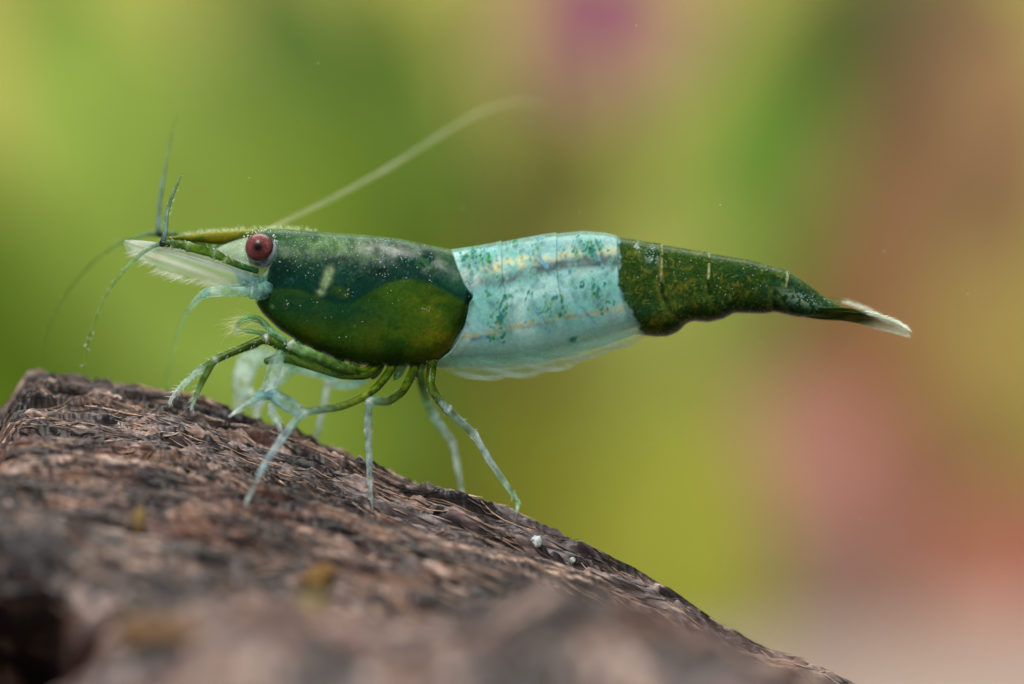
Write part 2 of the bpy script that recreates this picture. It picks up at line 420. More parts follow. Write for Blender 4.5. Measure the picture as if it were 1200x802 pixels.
ef = smooth1(np.interp(np.arange(200, 460), EF_Y, EF_X), 3); er = smooth1(np.interp(np.arange(200, 460), ER_Y, ER_X), 2)
on = (X > 299)
c_top = np.where(on & (X < 560), np.minimum(in_top, out_top), in_top)
c_bot = np.where(on & (X < 553), np.maximum(in_bot, out_bot), in_bot)
BPY = ((c_top + c_bot)/2)[:, None] - ((c_bot - c_top)/2)[:, None]*ct[None]
ya_ = np.arange(200, 460)
m = sstep(-1.5, 1.5, PX - np.interp(BPY, ya_, ef))*sstep(-1.2, 1.2, np.interp(BPY, ya_, er) - PX)
m = m*sstep(1.0, -1.0, BPY - out_bot[:, None])
# pleonite steps on the abdomen
SEG = [588, 652, 723, 776, 831, 922]
def seg_edge(xb, py): return xb + 0.0022*np.maximum(0, py - 305)**2 * (1 if xb < 760 else 1.5)
step = np.ones_like(BPY)
for xb in SEG:
    e = PX - seg_edge(xb, BPY)
    step += .045*np.exp(-np.maximum(0, -e)/14.0)*sstep(1, -1, e) - .028*np.exp(-np.maximum(0, e)/9.)*sstep(-1, 1, e)
wi = flank(BPY, in_top, in_bot, in_w, .05, .68)*step; wo = flank(BPY, out_top, out_bot, out_w, .12, .60)
wo = wo*(1 + .012*sstep(-6, 6, BPY - lobe_line))
for cx_, cy_, rx2, ry2, am in ((778, 374, 24, 17, .13), (832, 362, 22, 13, .09), (742, 372, 14, 22, .06)):
    wi = wi + am*np.exp(-((PX - cx_)/rx2)**4 - ((BPY - cy_)/ry2)**4)*(wi > .05)
HW = wi*(1 - m) + np.maximum(wo, 0)*m
for xb in SEG:                                   # the plates overlap in the outline too
    e = PX - seg_edge(xb, BPY)
    BPY = BPY - (BPY < ((in_top + in_bot)/2)[:, None])*(1.3*np.exp(-np.maximum(0, -e)/9.)*sstep(.8, -.8, e) - .7*np.exp(-np.maximum(0, e)/7.)*sstep(-.8, .8, e))*(1 - m)
BYY = HW*np.sign(st)[None]; BYY[:, 0] = 0
# fine unevenness of the shell
BYY = BYY + np.sign(BYY)*.012*fbm(PX*.04, BPY*.05, np.sign(BYY)*3., oct=3, seed=71)*np.minimum(1, np.abs(BYY)/.3)
BX = (PX - 600)*K; BZ = (401 - BPY)*K
V = np.stack([BX, BYY, BZ], -1).reshape(-1, 3)
F = grid_faces(len(X), NTH, True)

# pigment and painted-in highlights, laid out along the body and the same on both flanks
px, py = PX, BPY
side = np.sign(BYY)*2.0 + 5
qx_ = px*.82 + py*.57 + 4*fbm(px*.08, py*.08, side, oct=2, seed=79); qy_ = -px*.57 + py*.82 + 4*fbm(px*.08 + 40, py*.08, side, oct=2, seed=80)
A = fbm(px*.028, py*.035, side, oct=3, seed=81); Bn = fbm(qx_*.10, qy_*.10, side, oct=3, seed=83); Cn = fbm(qx_*.24, qy_*.24, side, oct=2, seed=89); Dn = fbm(px*.012, py*.02, side, oct=2, seed=93)
def blob(cx, cy, rx, ry, rot=0):
    a = math.radians(rot); dx, dy = px - cx, py - cy
    u = dx*math.cos(a) + dy*math.sin(a); v = -dx*math.sin(a) + dy*math.cos(a)
    return np.exp(-(u/rx)**2 - (v/ry)**2)
def stroke(pts, wd):
    d = np.full(px.shape, 1e9)
    for (x0, y0), (x1, y1) in zip(pts[:-1], pts[1:]):
        t = np.clip(((px-x0)*(x1-x0) + (py-y0)*(y1-y0)) / ((x1-x0)**2 + (y1-y0)**2), 0, 1)
        d = np.minimum(d, np.hypot(px - x0 - t*(x1-x0), py - y0 - t*(y1-y0)))
    return np.exp(-(d/wd)**2)
def C(*c): return lin(c)
# abdomen band
bandm = np.ones_like(px)
col = np.broadcast_to(C(140, 196, 194), px.shape + (3,)).copy()
col = mixc(col, C(206, 232, 230), sstep(-.05, .4, A)*.6)
col = mixc(col, C(100, 176, 168), sstep(.0, .4, -A)*.6)
col = mixc(col, C(132, 156, 156), sstep(303, 278, py)*.7)
col = mixc(col, C(232, 214, 150), np.clip(stroke([(545,322),(600,309),(640,300),(722,296)], 9)*1.1, 0, 1)*sstep(-.5, .3, Bn)*.9)
col = mixc(col, C(52, 40, 50), np.clip(stroke([(548,335),(590,328),(625,318),(660,310),(725,306)], 7.5)*1.3, 0, 1)*.95*sstep(-.9, .0, A + .5*Bn))
col = mixc(col, C(226, 238, 242), np.clip(blob(550, 316, 9, 20, -12)*1.5, 0, 1)*sstep(-.4, .2, Bn))
col = mixc(col, C(196, 172, 70), stroke([(545,403),(600,391),(650,380),(740,366)], 4)*sstep(-.35, .1, Bn + .3*A)*.85)
col = mixc(col, C(64, 108, 152), stroke([(553,406),(578,401)], 2.6)*.8)
col = mixc(col, C(96, 112, 120), stroke([(612,391),(640,386)], 2.2)*.6 + stroke([(660,379),(690,377)], 2.)*.6)
for pts, wd, c, s in [
    ([(616,290),(632,303),(640,313)], 2.6, (44,106,150), .9), ([(640,313),(658,334)], 1.6, (70,130,160), .6),
    ([(676,282),(694,294),(702,310),(712,323)], 2.8, (40,98,112), .9),
    ([(628,367),(638,382),(644,398)], 1.6, (60,112,160), .8), ([(673,358),(684,370),(696,386)], 1.8, (60,112,160), .8),
    ([(600,366),(602,390),(601,396)], 1.6, (80,140,180), .6), ([(658,345),(657,372)], 1.8, (80,140,180), .6), ([(585,300),(600,345)], 1.6, (190,215,225), .6),
    ([(650,278),(656,300)], 1.6, (205,220,228), .6), ([(664,338),(672,352)], 1.4, (90,150,190), .5)]:
    col = mixc(col, C(*c), stroke(pts, wd*1.15)*s*.8*sstep(-.55, .15, Bn + .6*Cn))
core_col = col.copy()                                            # what lies under the shell
shell = np.broadcast_to(C(150, 204, 200), px.shape + (3,)).copy(); sal = np.full(px.shape, .09) + .08*sstep(0, .5, A) + .08*sstep(-.1, .4, Cn)
for pts, wd, c, s in [([(616,290),(632,303),(640,313)], 2.0, (44,106,150), .8), ([(676,282),(694,294),(702,310),(712,323)], 2.2, (40,98,112), .8), ([(628,367),(638,382),(644,398)], 1.3, (60,112,160), .6), ([(673,358),(684,370),(696,386)], 1.4, (60,112,160), .6)]:
    f_ = stroke(pts, wd)*s*sstep(-.5, .1, Bn + .6*Cn); shell = mixc(shell, C(*c), f_); sal = sal + (1 - sal)*f_
frng = np.random.default_rng(19)
CL = [(560,299,20,13,1.), (545,312,8,10,.7), (583,325,8,7,.7), (589,370,8,20,1.1), (585,397,14,9,1.0), (578,378,6,14,.7), (648,355,16,10,1.), (636,364,12,8,.9), (655,372,6,12,.8),
                          (604,285,8,5,1.), (628,281,9,4,1.1), (690,287,13,8,1.1), (673,297,6,9,.9), (686,334,14,6,1.), (700,345,10,12,1.1), (716,358,9,5,1.), (706,365,5,8,1.), (620,345,4,4,1.2), (570,345,4,6,1.), (670,398,4,4,1.4), (668,318,4,4,1.2), (628,322,9,4,1.), (596,347,5,5,1.)]
CL += [(630, 340, 110, 50, .12), (640, 290, 90, 14, .25), (560, 303, 18, 12, 2.2), (589, 375, 9, 24, 2.5), (648, 358, 15, 12, 1.6), (692, 290, 14, 10, 1.6), (700, 340, 10, 16, 1.6)]
for cx, cy, rx, ry, dn in CL:
    for _ in range(int(7 + rx*ry*.11*dn)):
        fx, fy = frng.normal(cx, rx*.55), frng.normal(cy, ry*.55)
        if not 532 < fx < 735: continue
        sx_, sy_ = frng.uniform(.7, 2.4), frng.uniform(.9, 4.6); an_ = frng.normal(.3, .5)
        fc = lin([(26,104,64), (22,88,60), (50,120,52), (34,112,140), (20,70,56), (96,128,48)][frng.choice(6, p=[.34,.22,.14,.14,.1,.06])]); fs = frng.uniform(.35, .95)
        sl = slice(max(0, int(fx - 262)), int(fx - 242)); dx_, dy_ = px[sl] - fx, py[sl] - fy
        u_ = dx_*math.cos(an_) + dy_*math.sin(an_); v_ = -dx_*math.sin(an_) + dy_*math.cos(an_)
        f_ = np.exp(-(np.sqrt((u_/sx_)**2 + (v_/sy_)**2)*(1 + .5*Cn[sl]))**2.5)*fs
        shell[sl] = shell[sl]*(1 - f_[..., None]) + fc*f_[..., None]; sal[sl] = sal[sl] + (1 - sal[sl])*f_
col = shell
col = mixc(col, C(90, 140, 150), stroke([(563,352),(562,372),(556,395),(540,416)], 1.4)*.6)
col = mixc(col, C(206, 226, 220), stroke([(557,358),(556,376),(549,396),(535,413)], 4)*.5)
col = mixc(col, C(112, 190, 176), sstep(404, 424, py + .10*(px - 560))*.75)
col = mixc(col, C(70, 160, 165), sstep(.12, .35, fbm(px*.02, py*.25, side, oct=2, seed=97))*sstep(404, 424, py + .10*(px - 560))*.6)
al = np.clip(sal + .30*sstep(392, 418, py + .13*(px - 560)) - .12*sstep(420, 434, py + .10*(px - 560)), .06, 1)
# tail
tm = sstep(-3.5, 4.5, px - np.interp(py, [270, 336, 355, 376, 391, 400], [722.5, 722.5, 730, 743, 752, 756]) + 2.2*Cn + 3*Bn)
tail = np.broadcast_to(C(36, 60, 20), px.shape + (3,)).copy()
tail = mixc(tail, C(98, 98, 30), np.clip(sstep(.02, .5, Bn)*.5*sstep(-.3, .4, A), 0, 1))
tail = mixc(tail, C(22, 56, 36), sstep(.0, .45, -A)*.8)
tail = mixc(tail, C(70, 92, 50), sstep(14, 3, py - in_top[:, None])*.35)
tail = mixc(tail, C(30, 52, 16), stroke([(850,345),(900,352)], 14)*.5)
for xb, y0, y1 in [(775.5,287,330), (830.5,296,331), (922,316,336)]:
    tail = mixc(tail, C(186, 186, 132), stroke([(xb, y0), (xb - 1.5, (y0+y1)/2), (xb - 3, y1)], 1.3)*.5*sstep(-.1, .3, Cn + .6*Bn + .1))
for pts in ([(772,328),(774,345),(786,368),(804,380)], [(827,330),(830,345),(840,362),(856,370)], [(906,340),(905,352),(908,366)], [(922,334),(915,350),(930,370)]):
    tail = mixc(tail, C(14, 30, 14), stroke(pts, 2.6)*.75); tail = mixc(tail, C(84, 100, 40), stroke([(x_ - 5, y_) for x_, y_ in pts], 3)*.35)
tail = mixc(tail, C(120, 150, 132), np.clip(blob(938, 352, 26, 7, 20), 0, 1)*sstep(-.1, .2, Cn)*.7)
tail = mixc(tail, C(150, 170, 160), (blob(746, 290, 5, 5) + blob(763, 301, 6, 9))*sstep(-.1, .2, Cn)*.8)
tail = mixc(tail, C(60, 88, 48), sstep(365, 372, py)*sstep(905, 925, px)*.7)
tail = tail*(1 + .55*fbm(qx_*.55, qy_*.55, side, oct=2, seed=105))[..., None]
tail = mixc(tail, C(92, 98, 40), sstep(.30, .5, fbm(qx_*.33, qy_*.33, side, oct=2, seed=106))*.6)
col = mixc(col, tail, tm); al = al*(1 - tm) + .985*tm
# head flesh in front of the carapace
hm = sstep(330, 318, px)
head = np.broadcast_to(C(176, 198, 170), px.shape + (3,)).copy()
head = mixc(head, C(206, 220, 200), sstep(0, .5, A)*.6)
head = mixc(head, C(70, 150, 140), sstep(310, 335, py)*.85)
head = mixc(head, C(40, 96, 84), sstep(.1, .4, Cn)*.55*sstep(300, 320, py))
col = mixc(col, head, hm); al = al*(1 - hm) + .5*hm
# carapace
lobe = sstep(-2.5, 2.5, py - lobe_line + 1.5*Cn)
up = np.broadcast_to(C(14, 48, 38), px.shape + (3,)).copy()
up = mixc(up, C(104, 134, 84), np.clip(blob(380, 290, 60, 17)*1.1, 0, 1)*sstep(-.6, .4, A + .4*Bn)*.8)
up = mixc(up, C(158, 162, 154), np.clip(blob(462, 299, 40, 11, 9)*1.3 + blob(505, 312, 26, 10, 18), 0, 1)*sstep(-.5, .4, A + .5*Bn)*.7)  # silvery guanine patch, the shell's reflection painted into the colour
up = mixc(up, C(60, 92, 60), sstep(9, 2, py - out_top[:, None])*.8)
up = mixc(up, C(8, 30, 24), np.clip(blob(402, 305, 22, 5, -3) + blob(330, 318, 25, 22) + blob(450, 318, 18, 5, -14) + blob(420, 345, 45, 13), 0, 1)*sstep(-.5, .2, Bn)*.9)
up = mixc(up, C(52, 82, 28), np.clip(blob(402, 332, 18, 14) + blob(415, 346, 12, 8), 0, 1)*sstep(-.2, .4, Bn + A)*.75)
up = mixc(up, C(30, 74, 50), blob(535, 325, 14, 22)*.8)
lo = np.broadcast_to(C(46, 76, 18), px.shape + (3,)).copy()
lo = mixc(lo, C(12, 52, 34), np.clip(blob(345, 355, 45, 20) + blob(410, 366, 45, 18), 0, 1)*.8)
lo = mixc(lo, C(130, 124, 18), np.clip(blob(515, 355, 25, 18) + blob(516, 402, 24, 18) + blob(470, 402, 45, 16)*.35 + blob(370, 400, 20, 12)*.3, 0, 1)*sstep(-.6, .6, A + .3*Bn)*.7)
lo = mixc(lo, C(64, 72, 14), sstep(.0, .4, Bn)*.15)
lo = mixc(lo, C(22, 48, 16), sstep(.05, .5, -A)*.5)
lo = mixc(lo, C(110, 120, 40), stroke([(549,361),(546,385),(530,411)], 2.0)*.5)
up = mixc(up, C(70, 104, 62), sstep(.1, .45, fbm(qx_*.05, qy_*.12, side, oct=3, seed=99))*.45*sstep(330, 300, py))  # pale streaks paint highlights into the back of the shell
up = mixc(up, C(10, 36, 28), sstep(.1, .4, fbm(qx_*.05 + 30, qy_*.10, side, oct=3, seed=100))*.4)
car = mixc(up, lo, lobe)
lined = np.abs(py + 2 - lobe_line)
car = mixc(car, C(10, 44, 30), np.exp(-(lined/4.0)**2)*.9*sstep(-.9, .1, A + .5*Bn + .3)*sstep(318, 335, px)*sstep(552, 530, px))
car = mixc(car, C(150, 172, 128), np.clip(stroke([(389,318),(385,330),(379,342)], 4.6)*1.3, 0, 1)*sstep(-.7, .1, Bn)*.55)
car = mixc(car, C(150, 170, 118), stroke([(532,294),(539,314),(547,333)], 1.3)*.6)
gr_ = fbm(qx_*.6, qy_*.6, side, oct=2, seed=107)
car = car*(1 + .3*gr_)[..., None]
car = mixc(car, C(86, 140, 140), sstep(.34, .55, fbm(qx_*.4, qy_*.4, side, oct=2, seed=108))*.22*sstep(345, 310, py))
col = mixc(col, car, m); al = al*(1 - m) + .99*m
# muscle core of the clear middle segments
isl = slice(int(522 - X[0]), int(768 - X[0])); jsl = slice(None, None, 2)
cyy = BYY[isl, jsl]*.80; mid_ = ((in_top + in_bot)/2)[isl, None]; cpy = mid_ - 3 + (BPY[isl, jsl] - mid_)*.90
endf = np.minimum(1, np.minimum(np.arange(cyy.shape[0]), np.arange(cyy.shape[0])[::-1])/6.)[:, None]
cpy = mid_ + (cpy - mid_)*np.sqrt(endf); cyy = cyy*np.sqrt(endf)
Vm = np.stack([BX[isl, jsl], cyy, (401 - cpy)*K], -1).reshape(-1, 3)
mcol = core_col[isl, jsl]; mal = np.clip(.86 - .66*sstep(388, 424, cpy + .13*(PX[isl, jsl] - 560)), 0, 1)
core_data = (Vm, grid_faces(cyy.shape[0], cyy.shape[1], True), np.concatenate([mcol, mal[..., None]], -1).reshape(-1, 4))
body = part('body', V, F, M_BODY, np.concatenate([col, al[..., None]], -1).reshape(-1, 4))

part('muscle', core_data[0], core_data[1], M_BODY, core_data[2], body)
def at_body(pxv, pyv, side=-1):
    """point on the flank (side -1 faces the camera) at a side-view position"""
    i = int(round(pxv - X[0])); half = slice(NTH//2, NTH) if side < 0 else slice(0, NTH//2)
    j = np.argmin(np.abs(BPY[i, half] - pyv)); return np.array([BX[i, half][j], BYY[i, half][j], BZ[i, half][j]])

# rostrum: a toothed blade that runs forward from the carapace
rx_ = np.linspace(193, 352, 150); s_ = (rx_ - 193)/159
rt = np.interp(rx_, [193,219,245,272,300,320,352], [278.5,275.5,272.5,270.5,269.0,268.0,268.8]) - 1.1*np.abs(((rx_/7.5) % 1) - .35)*(rx_ < 340)
rb = np.interp(rx_, [193,219,250,262,290,320,352], [280.5,283,286.5,287.0,283,284,287])
rw = np.interp(rx_, [193,240,300,352], [.05,.16,.30,.62])
nR = 24; a = np.linspace(0, 2*np.pi, nR, endpoint=False)
rpy = ((rt + rb)/2)[:, None] - ((rb - rt)/2)[:, None]*np.cos(a); ryy = rw[:, None]*np.sin(a)
V = np.stack([np.broadcast_to((rx_[:, None] - 600)*K, rpy.shape), ryy, (401 - rpy)*K], -1).reshape(-1, 3)
rn = fbm(rx_[:, None]*.08, rpy*.2, oct=3, seed=101)
rc = np.broadcast_to(C(98, 96, 16), rpy.shape + (3,)).copy()
rc = mixc(rc, C(48, 78, 22), sstep(-.1, .35, rn)*.8); rc = mixc(rc, C(150, 150, 60), sstep(5, 0, rpy - rt[:, None])*.5)
rc = mixc(rc, C(40, 72, 24), np.exp(-((rpy - rb[:, None])/3)**2)*.6)
ro = part('rostrum', V, grid_faces(len(rx_), nR, True), M_BODY, np.concatenate([rc, np.full(rpy.shape + (1,), .95)], -1).reshape(-1, 4))
bt = Batch()
for i in range(230):
    q = rng.uniform(212, 372); yt = np.interp(q, np.concatenate([rx_, [360, 375]]), np.concatenate([rt, [270, 271.5]]))
    yd = rng.normal(0, .08)
    bt.hair(np.array([(q-600)*K, yd, (401-yt-.5)*K]) - SH, (rng.normal(-.3, .4), rng.normal(0, .4), 1), rng.uniform(.05, .16), .010, (.75, .85, .62, .55))
bt.build('fringe', M_HAIR, ro)

# eyes on stalks
def eye(side):
    c = np.array([(307-600)*K, side*1.02, (401-291.5)*K]); r = 17.0*K
    V, F = ball_geo((0, 0, 0), r, 60, 80)
    n = V/r; ax = np.array([-.06, side*1.0, -.0]); ax /= np.linalg.norm(ax)
    ang = np.arccos(np.clip(n @ ax, -1, 1))
    f1 = fbm(n[:, 0]*9, n[:, 1]*9 + 20, n[:, 2]*9, oct=3, seed=111)
    cc = np.broadcast_to(lin((100, 54, 54)), (len(V), 3)).copy()
    cc = mixc(cc, lin((150, 100, 98)), sstep(.1, .5, f1)*.45)
    cc = mixc(cc, lin((58, 30, 32)), np.clip(sstep(.75, .20, ang)*.9, 0, 1))
    cc = mixc(cc, lin((10, 6, 8)), sstep(.40, .10, ang))
    cc = mixc(cc, lin((66, 34, 36)), sstep(.95, 1.3, ang)*.85)
    e = part('eye', V + c, F, M_EYE, np.hstack([cc, np.ones((len(V), 1))]))
    V, F = ball_geo((0, 0, 0), 1, 30, 44)
    V = V*np.array([18.6, 14.5, 18.0])*K + c + np.array([2.4*K, -side*.10, -3.8*K])
    cs = np.broadcast_to(lin((196, 216, 226)), (len(V), 3)).copy()
    cs = mixc(cs, lin((50, 80, 130)), sstep(.1, .4, fbm(V[:, 0]*4, V[:, 1]*4, V[:, 2]*4, oct=2, seed=113))*.7)
    part('eye_cup', V, F, M_LIMB, np.hstack([cs, np.full((len(V), 1), .8)]), e)
    p = catmull([c + np.array([1.5*K, -side*.35, -4*K]), c + np.array([-2*K, -side*.6, -6*K]), c + np.array([6*K, -side*.95, -8*K])], 14)
    V, F, F3 = tube_geo(p, np.linspace(.34, .30, 14), 16)
    part('eyestalk', V, F, M_LIMB, np.tile([*lin((168, 196, 150)), .85], (len(V), 1)), e, F3)
eye(-1); eye(1)

# limbs -----------------------------------------------------------------
def limb(name, pts, rad, cols, sub=10, ns=14, hairs=0, hlen=(.05, .14), hdir=None, joints=(), parent=None, flat=1.0, hc=(.78, .88, .84, .5), smooth=True, mott=.5, core=.7, jw=.6):
    """pts: (px,py,y mm); rad: px per point; cols: (r,g,b,opacity) per point"""
    P = np.array([W(a, b, c) for a, b, c in pts]); n = (len(pts) - 1)*sub + 1
    path = catmull(P, n)
    u = np.linspace(0, len(pts) - 1, n); iu = np.arange(len(pts))
    r = np.interp(u, iu, rad)*K*.84
    if smooth: path = .35*path + .65*np.stack([np.interp(u, iu, P[:, k]) for k in range(3)], -1)
    for _ in range(2): path[1:-1] = .25*path[:-2] + .5*path[1:-1] + .25*path[2:]
    for j in joints: r = r*(1 + .20*np.exp(-((u - j)/.10)**2) - .12*np.exp(-((u - j - .2)/.10)**2))
    cr = np.array([[*lin(c[:3]), c[3]] for c in cols]); ci = np.stack([np.interp(u, iu, cr[:, k]) for k in range(4)], -1)
    for j in joints:
        f = np.exp(-((u - j)/.07)**2)[:, None]*jw; ci = ci*(1 - f) + np.array([.80, .88, .88, .92])*f
    def layer(rr):
        V, F, F3 = tube_geo(path, rr, ns, flat)
        cv = np.vstack([np.repeat(ci, ns, 0), ci[:1], ci[-1:]])
        nn = fbm(V[:, 0]*5, V[:, 1]*5, V[:, 2]*5, oct=3, seed=121)[:, None]
        sp = fbm(V[:, 0]*14, V[:, 1]*14, V[:, 2]*14, oct=2, seed=125)[:, None]
        ul = np.concatenate([np.repeat(u, ns), [0, u[-1]]]); al_ = np.concatenate([np.tile(np.arange(ns), len(u)), [0, 0]])
        lon = fbm(ul*1.3 + len(pts)*3.1, np.abs(al_ - ns/2)*1.1, oct=3, seed=123)[:, None]      # lengthwise streaks that paint in the limb's inner highlights
        cv[:, :3] *= np.clip(1 + mott*nn*1.6 + 1.1*mott*lon, .3, 1.9)
        cv[:, :3] *= 1 - .4*mott*2*sstep(.15, .4, sp)*(cv[:, 3:] > .7)
        cv[:, 3:] = np.clip(.88*cv[:, 3:]**1.8*(1 + .8*nn + 1.0*lon), 0.05, 1)
        return V, F, F3, cv
    V, F, F3, cv = layer(r)
    o = part(name, V, F, M_LIMB, cv, parent, F3)
    if hairs:
        b = Batch()
        for _ in range(int(hairs*.6)):
            k = rng.integers(1, n - 1); T = path[min(k+1, n-1)] - path[k-1]; T /= np.linalg.norm(T) + 1e-9
            d = rng.normal(0, 1, 3); d -= T*np.dot(d, T); d /= np.linalg.norm(d) + 1e-9
            if hdir is not None: d = d + np.array(hdir)
            b.hair(path[k] + d/np.linalg.norm(d)*r[k]*.9 - SH, d + T*.8, rng.uniform(*hlen), .009, hc)
        for j in joints:
            k = int(round(j*sub)); k = min(max(k, 0), n - 1)
            for _ in range(8):  # pale beads added round the joint to imitate its sparkle
                d = rng.normal(0, 1, 3); d /= np.linalg.norm(d); rr_ = rng.uniform(.010, .022)
                Vb, Fb = ball_geo(path[k] + d*r[k]*.95 - SH, rr_, 5, 6); b.add(Vb, Fb, None, (.86, .92, .92, .7))
        b.build('bristles_and_glints', M_HAIR, o)
    return o
G1, G2 = (78, 104, 22, .92), (126, 146, 44, .86)
Wt, Wb, Wc = (190, 208, 206, .64), (182, 202, 208, .66), (206, 220, 218, .58)

def foot(px_, py_, fallback):
    h_ = hit(px_, py_)
    return fallback if h_ is None else h_[1]
yA = foot(286.5, 594, -2.2); yB = foot(437, 595, -2.2); yC = foot(605, 606, -.8); yD = foot(542.6, 579, 1.0)
print('feet depth', yA, yB, yC, yD)
# walking legs
def lerp(a, b, t): return a + (b - a)*t
limb('walking_leg', [(462,424,-.7),(455,438,-1.0),(441,455,-1.4),(424,467,-1.7),(398,477.5,-2.0),(355,484,lerp(-2.0,yA,.3)),(330,515,lerp(-2,yA,.5)),(309,546.6,lerp(-2,yA,.7)),(292,581,lerp(-2,yA,.93)),(286.5,595,yA)],
     [6,6.2,5.6,5.2,5.2,5.6,4.8,4.3,3.3,1.4], [G1,G1,G1,G2,(110,130,60,.8),(150,184,180,.66),Wb,Wb,Wc,Wc], hairs=46, joints=(5, 6))
limb('walking_leg', [(488,424,-.7),(482,441,-1.0),(472,459,-1.5),(455,471,-1.9),(433,470.5,-2.1),(431.5,504,lerp(-2.1,yB,.3)),(433,553,lerp(-2.1,yB,.7)),(434,578,lerp(-2.1,yB,.9)),(437,596,yB)],
     [6.5,6.5,5.6,5.6,6.0,5.4,4.2,3.4,1.3], [G1,G1,G1,(96,122,60,.85),(150,184,180,.66),Wb,Wb,Wc,Wc], hairs=46, joints=(4, 5))
limb('walking_leg', [(507,418,-.8),(505.5,433,-1.1),(504,451,-1.35),(512.5,467,-1.5),(524,480,-1.55),(556,510,lerp(-1.5,yC,.3)),(575.5,542.6,lerp(-1.5,yC,.6)),(600,578,lerp(-1.5,yC,.88)),(607,590,lerp(-1.5,yC,.95)),(604.5,607,yC)],
     [7,7,6.4,6,6.2,5.6,4.6,4.2,3.2,1.2], [G1,G1,G1,(92,114,56,.85),(156,188,186,.7),Wb,Wb,(160,190,170,.6),(160,190,170,.6),Wc], hairs=60, joints=(4, 5))
limb('walking_leg', [(490,422,.9),(494,450,1.5),(500,470,1.9),(509,489,2.1),(531,520,lerp(2,max(yD,1.5),.5)),(537,551,2.1),(542.5,582,2.0)],
     [6.5,6.5,6,6,5.2,4.4,2.4], [G1,(80,110,50,.9),(110,150,110,.8),(150,186,180,.7),Wt,Wt,Wt], hairs=24, joints=(3, 4))
limb('walking_leg', [(450,424,.9),(420,449,1.8),(402,452,2.2),(384,449,2.6),(379,478,2.8),(371,512,2.6),(368,524,2.4)],
     [6,5.6,5.4,5.6,5.2,4.4,2.4], [G1,(150,190,180,.75),(170,205,205,.7),Wt,Wt,Wt,Wt], hairs=20, joints=(3,))
limb('walking_leg', [(430,420,.8),(395,442,1.6),(350,434,2.4),(334,430,2.8),(322,452,3.0),(318,485,2.6)],
     [5.6,5.4,5.2,5.2,4.6,2.6], [G1,(150,196,186,.7),(180,210,210,.65),Wt,Wt,Wt], hairs=14)
# feeding limb with two brushes, dark green then pale tips
limb('maxilliped', [(446,424,-.6),(424,438,-1.0),(392,428,-1.45),(365,416,-1.7),(340,404,-1.8)], [5,7,8.5,8,6.5], [G1,G1,(92,130,60,.82),(110,150,84,.8),(150,186,140,.75)], hairs=16, joints=(4,))
limb('maxilliped', [(348,422,-1.3),(330,407,-1.5),(312,397,-1.6),(282,409,-1.7),(252,422,-1.8),(238,445,-1.9),(229,465,-1.95),(223.5,481,-2.0)],
     [6.5,6.5,7.0,5.2,5.0,4.8,3.4,1.2], [(70,104,40,.9),(56,90,30,.95),G1,(76,106,28,.95),(90,120,50,.9),(90,124,60,.85),(150,178,140,.7),Wc], hairs=110, hlen=(.08, .22), joints=(2, 4))
limb('maxilliped', [(300,404,.3),(276,412,-.4),(251,423,-.9),(232,435,-1.2),(216,450,-1.3),(206,461,-1.3),(197,473,-1.3)],
     [5,4.8,4.8,5.4,4.8,3.6,1.4], [G1,(76,106,28,.95),(110,140,90,.8),(176,200,190,.62),(186,210,200,.55),Wc,Wc], hairs=150, hlen=(.08, .22))
# claw limb close to the lens
limb('cheliped', [(452,422,-.5),(430,440,-1.0),(400,438,-1.2),(370,428,-1.4),(335,419,-1.6),(311,424,-1.7)], [5,6,8,9,8,4.5], [G1,G1,(104,138,56,.78),(120,152,70,.76),(96,130,56,.82),(84,116,44,.88)], hairs=10)
arm = limb('cheliped', [(330,413,-1.9),(324,424,-2.0),(319,440,-2.05),(316,455,-2.1),(320,463,-2.1),(336,473,-2.2),(350,482,-2.3)],
     [7,9.6,10.4,9,9,11,9], [(140,176,150,.6),(176,204,194,.55),(186,212,206,.5),(196,216,212,.55),(150,190,196,.6),(160,190,200,.6),(170,196,204,.55)], hairs=24, joints=(3.2,), sub=12)
limb('claw', [(318,462,-2.1),(305,464,-2.2),(293,472,-2.3),(280,480,-2.4),(268,489,-2.4)], [7.5,7,4.2,3.2,1.4], [(150,190,196,.6),(140,184,190,.62),(176,204,200,.6),Wt,Wc], hairs=30, parent=arm)
limb('claw', [(318,474,-2.1),(320,484,-2.2),(324,494,-2.2),(330,505,-2.2)], [5,6,6,2.2], [Wt,(190,212,210,.5),(196,216,212,.5),Wc], hairs=20, parent=arm)
# pale claw of the far side
arm2 = limb('cheliped', [(345,425,1.0),(322,420,1.8),(302,417,2.2),(290,428,2.4),(284,446,2.5),(283,464,2.5)], [7,10,14,18,18,12], [(140,180,150,.6),(176,206,190,.5),(190,216,206,.64),(196,220,212,.66),(200,220,214,.66),(206,224,218,.62)], hairs=14, flat=.6)
limb('claw', [(284,460,2.5),(279,474,2.5),(277,488,2.5)], [10,8,3], [Wc, Wc, Wc], hairs=14, parent=arm2)
limb('claw', [(290,460,2.4),(299,474,2.3),(302,490,2.2)], [10,9,3.5], [Wc, Wc, Wc], hairs=14, parent=arm2)
limb('cheliped', [(350,428,1.2),(335,440,1.6),(318,452,1.9),(306,468,2.0),(300,482,2.0)], [6,7,9,9,4], [(150,190,160,.6),(180,208,196,.5),Wt,Wt,Wc], hairs=10)
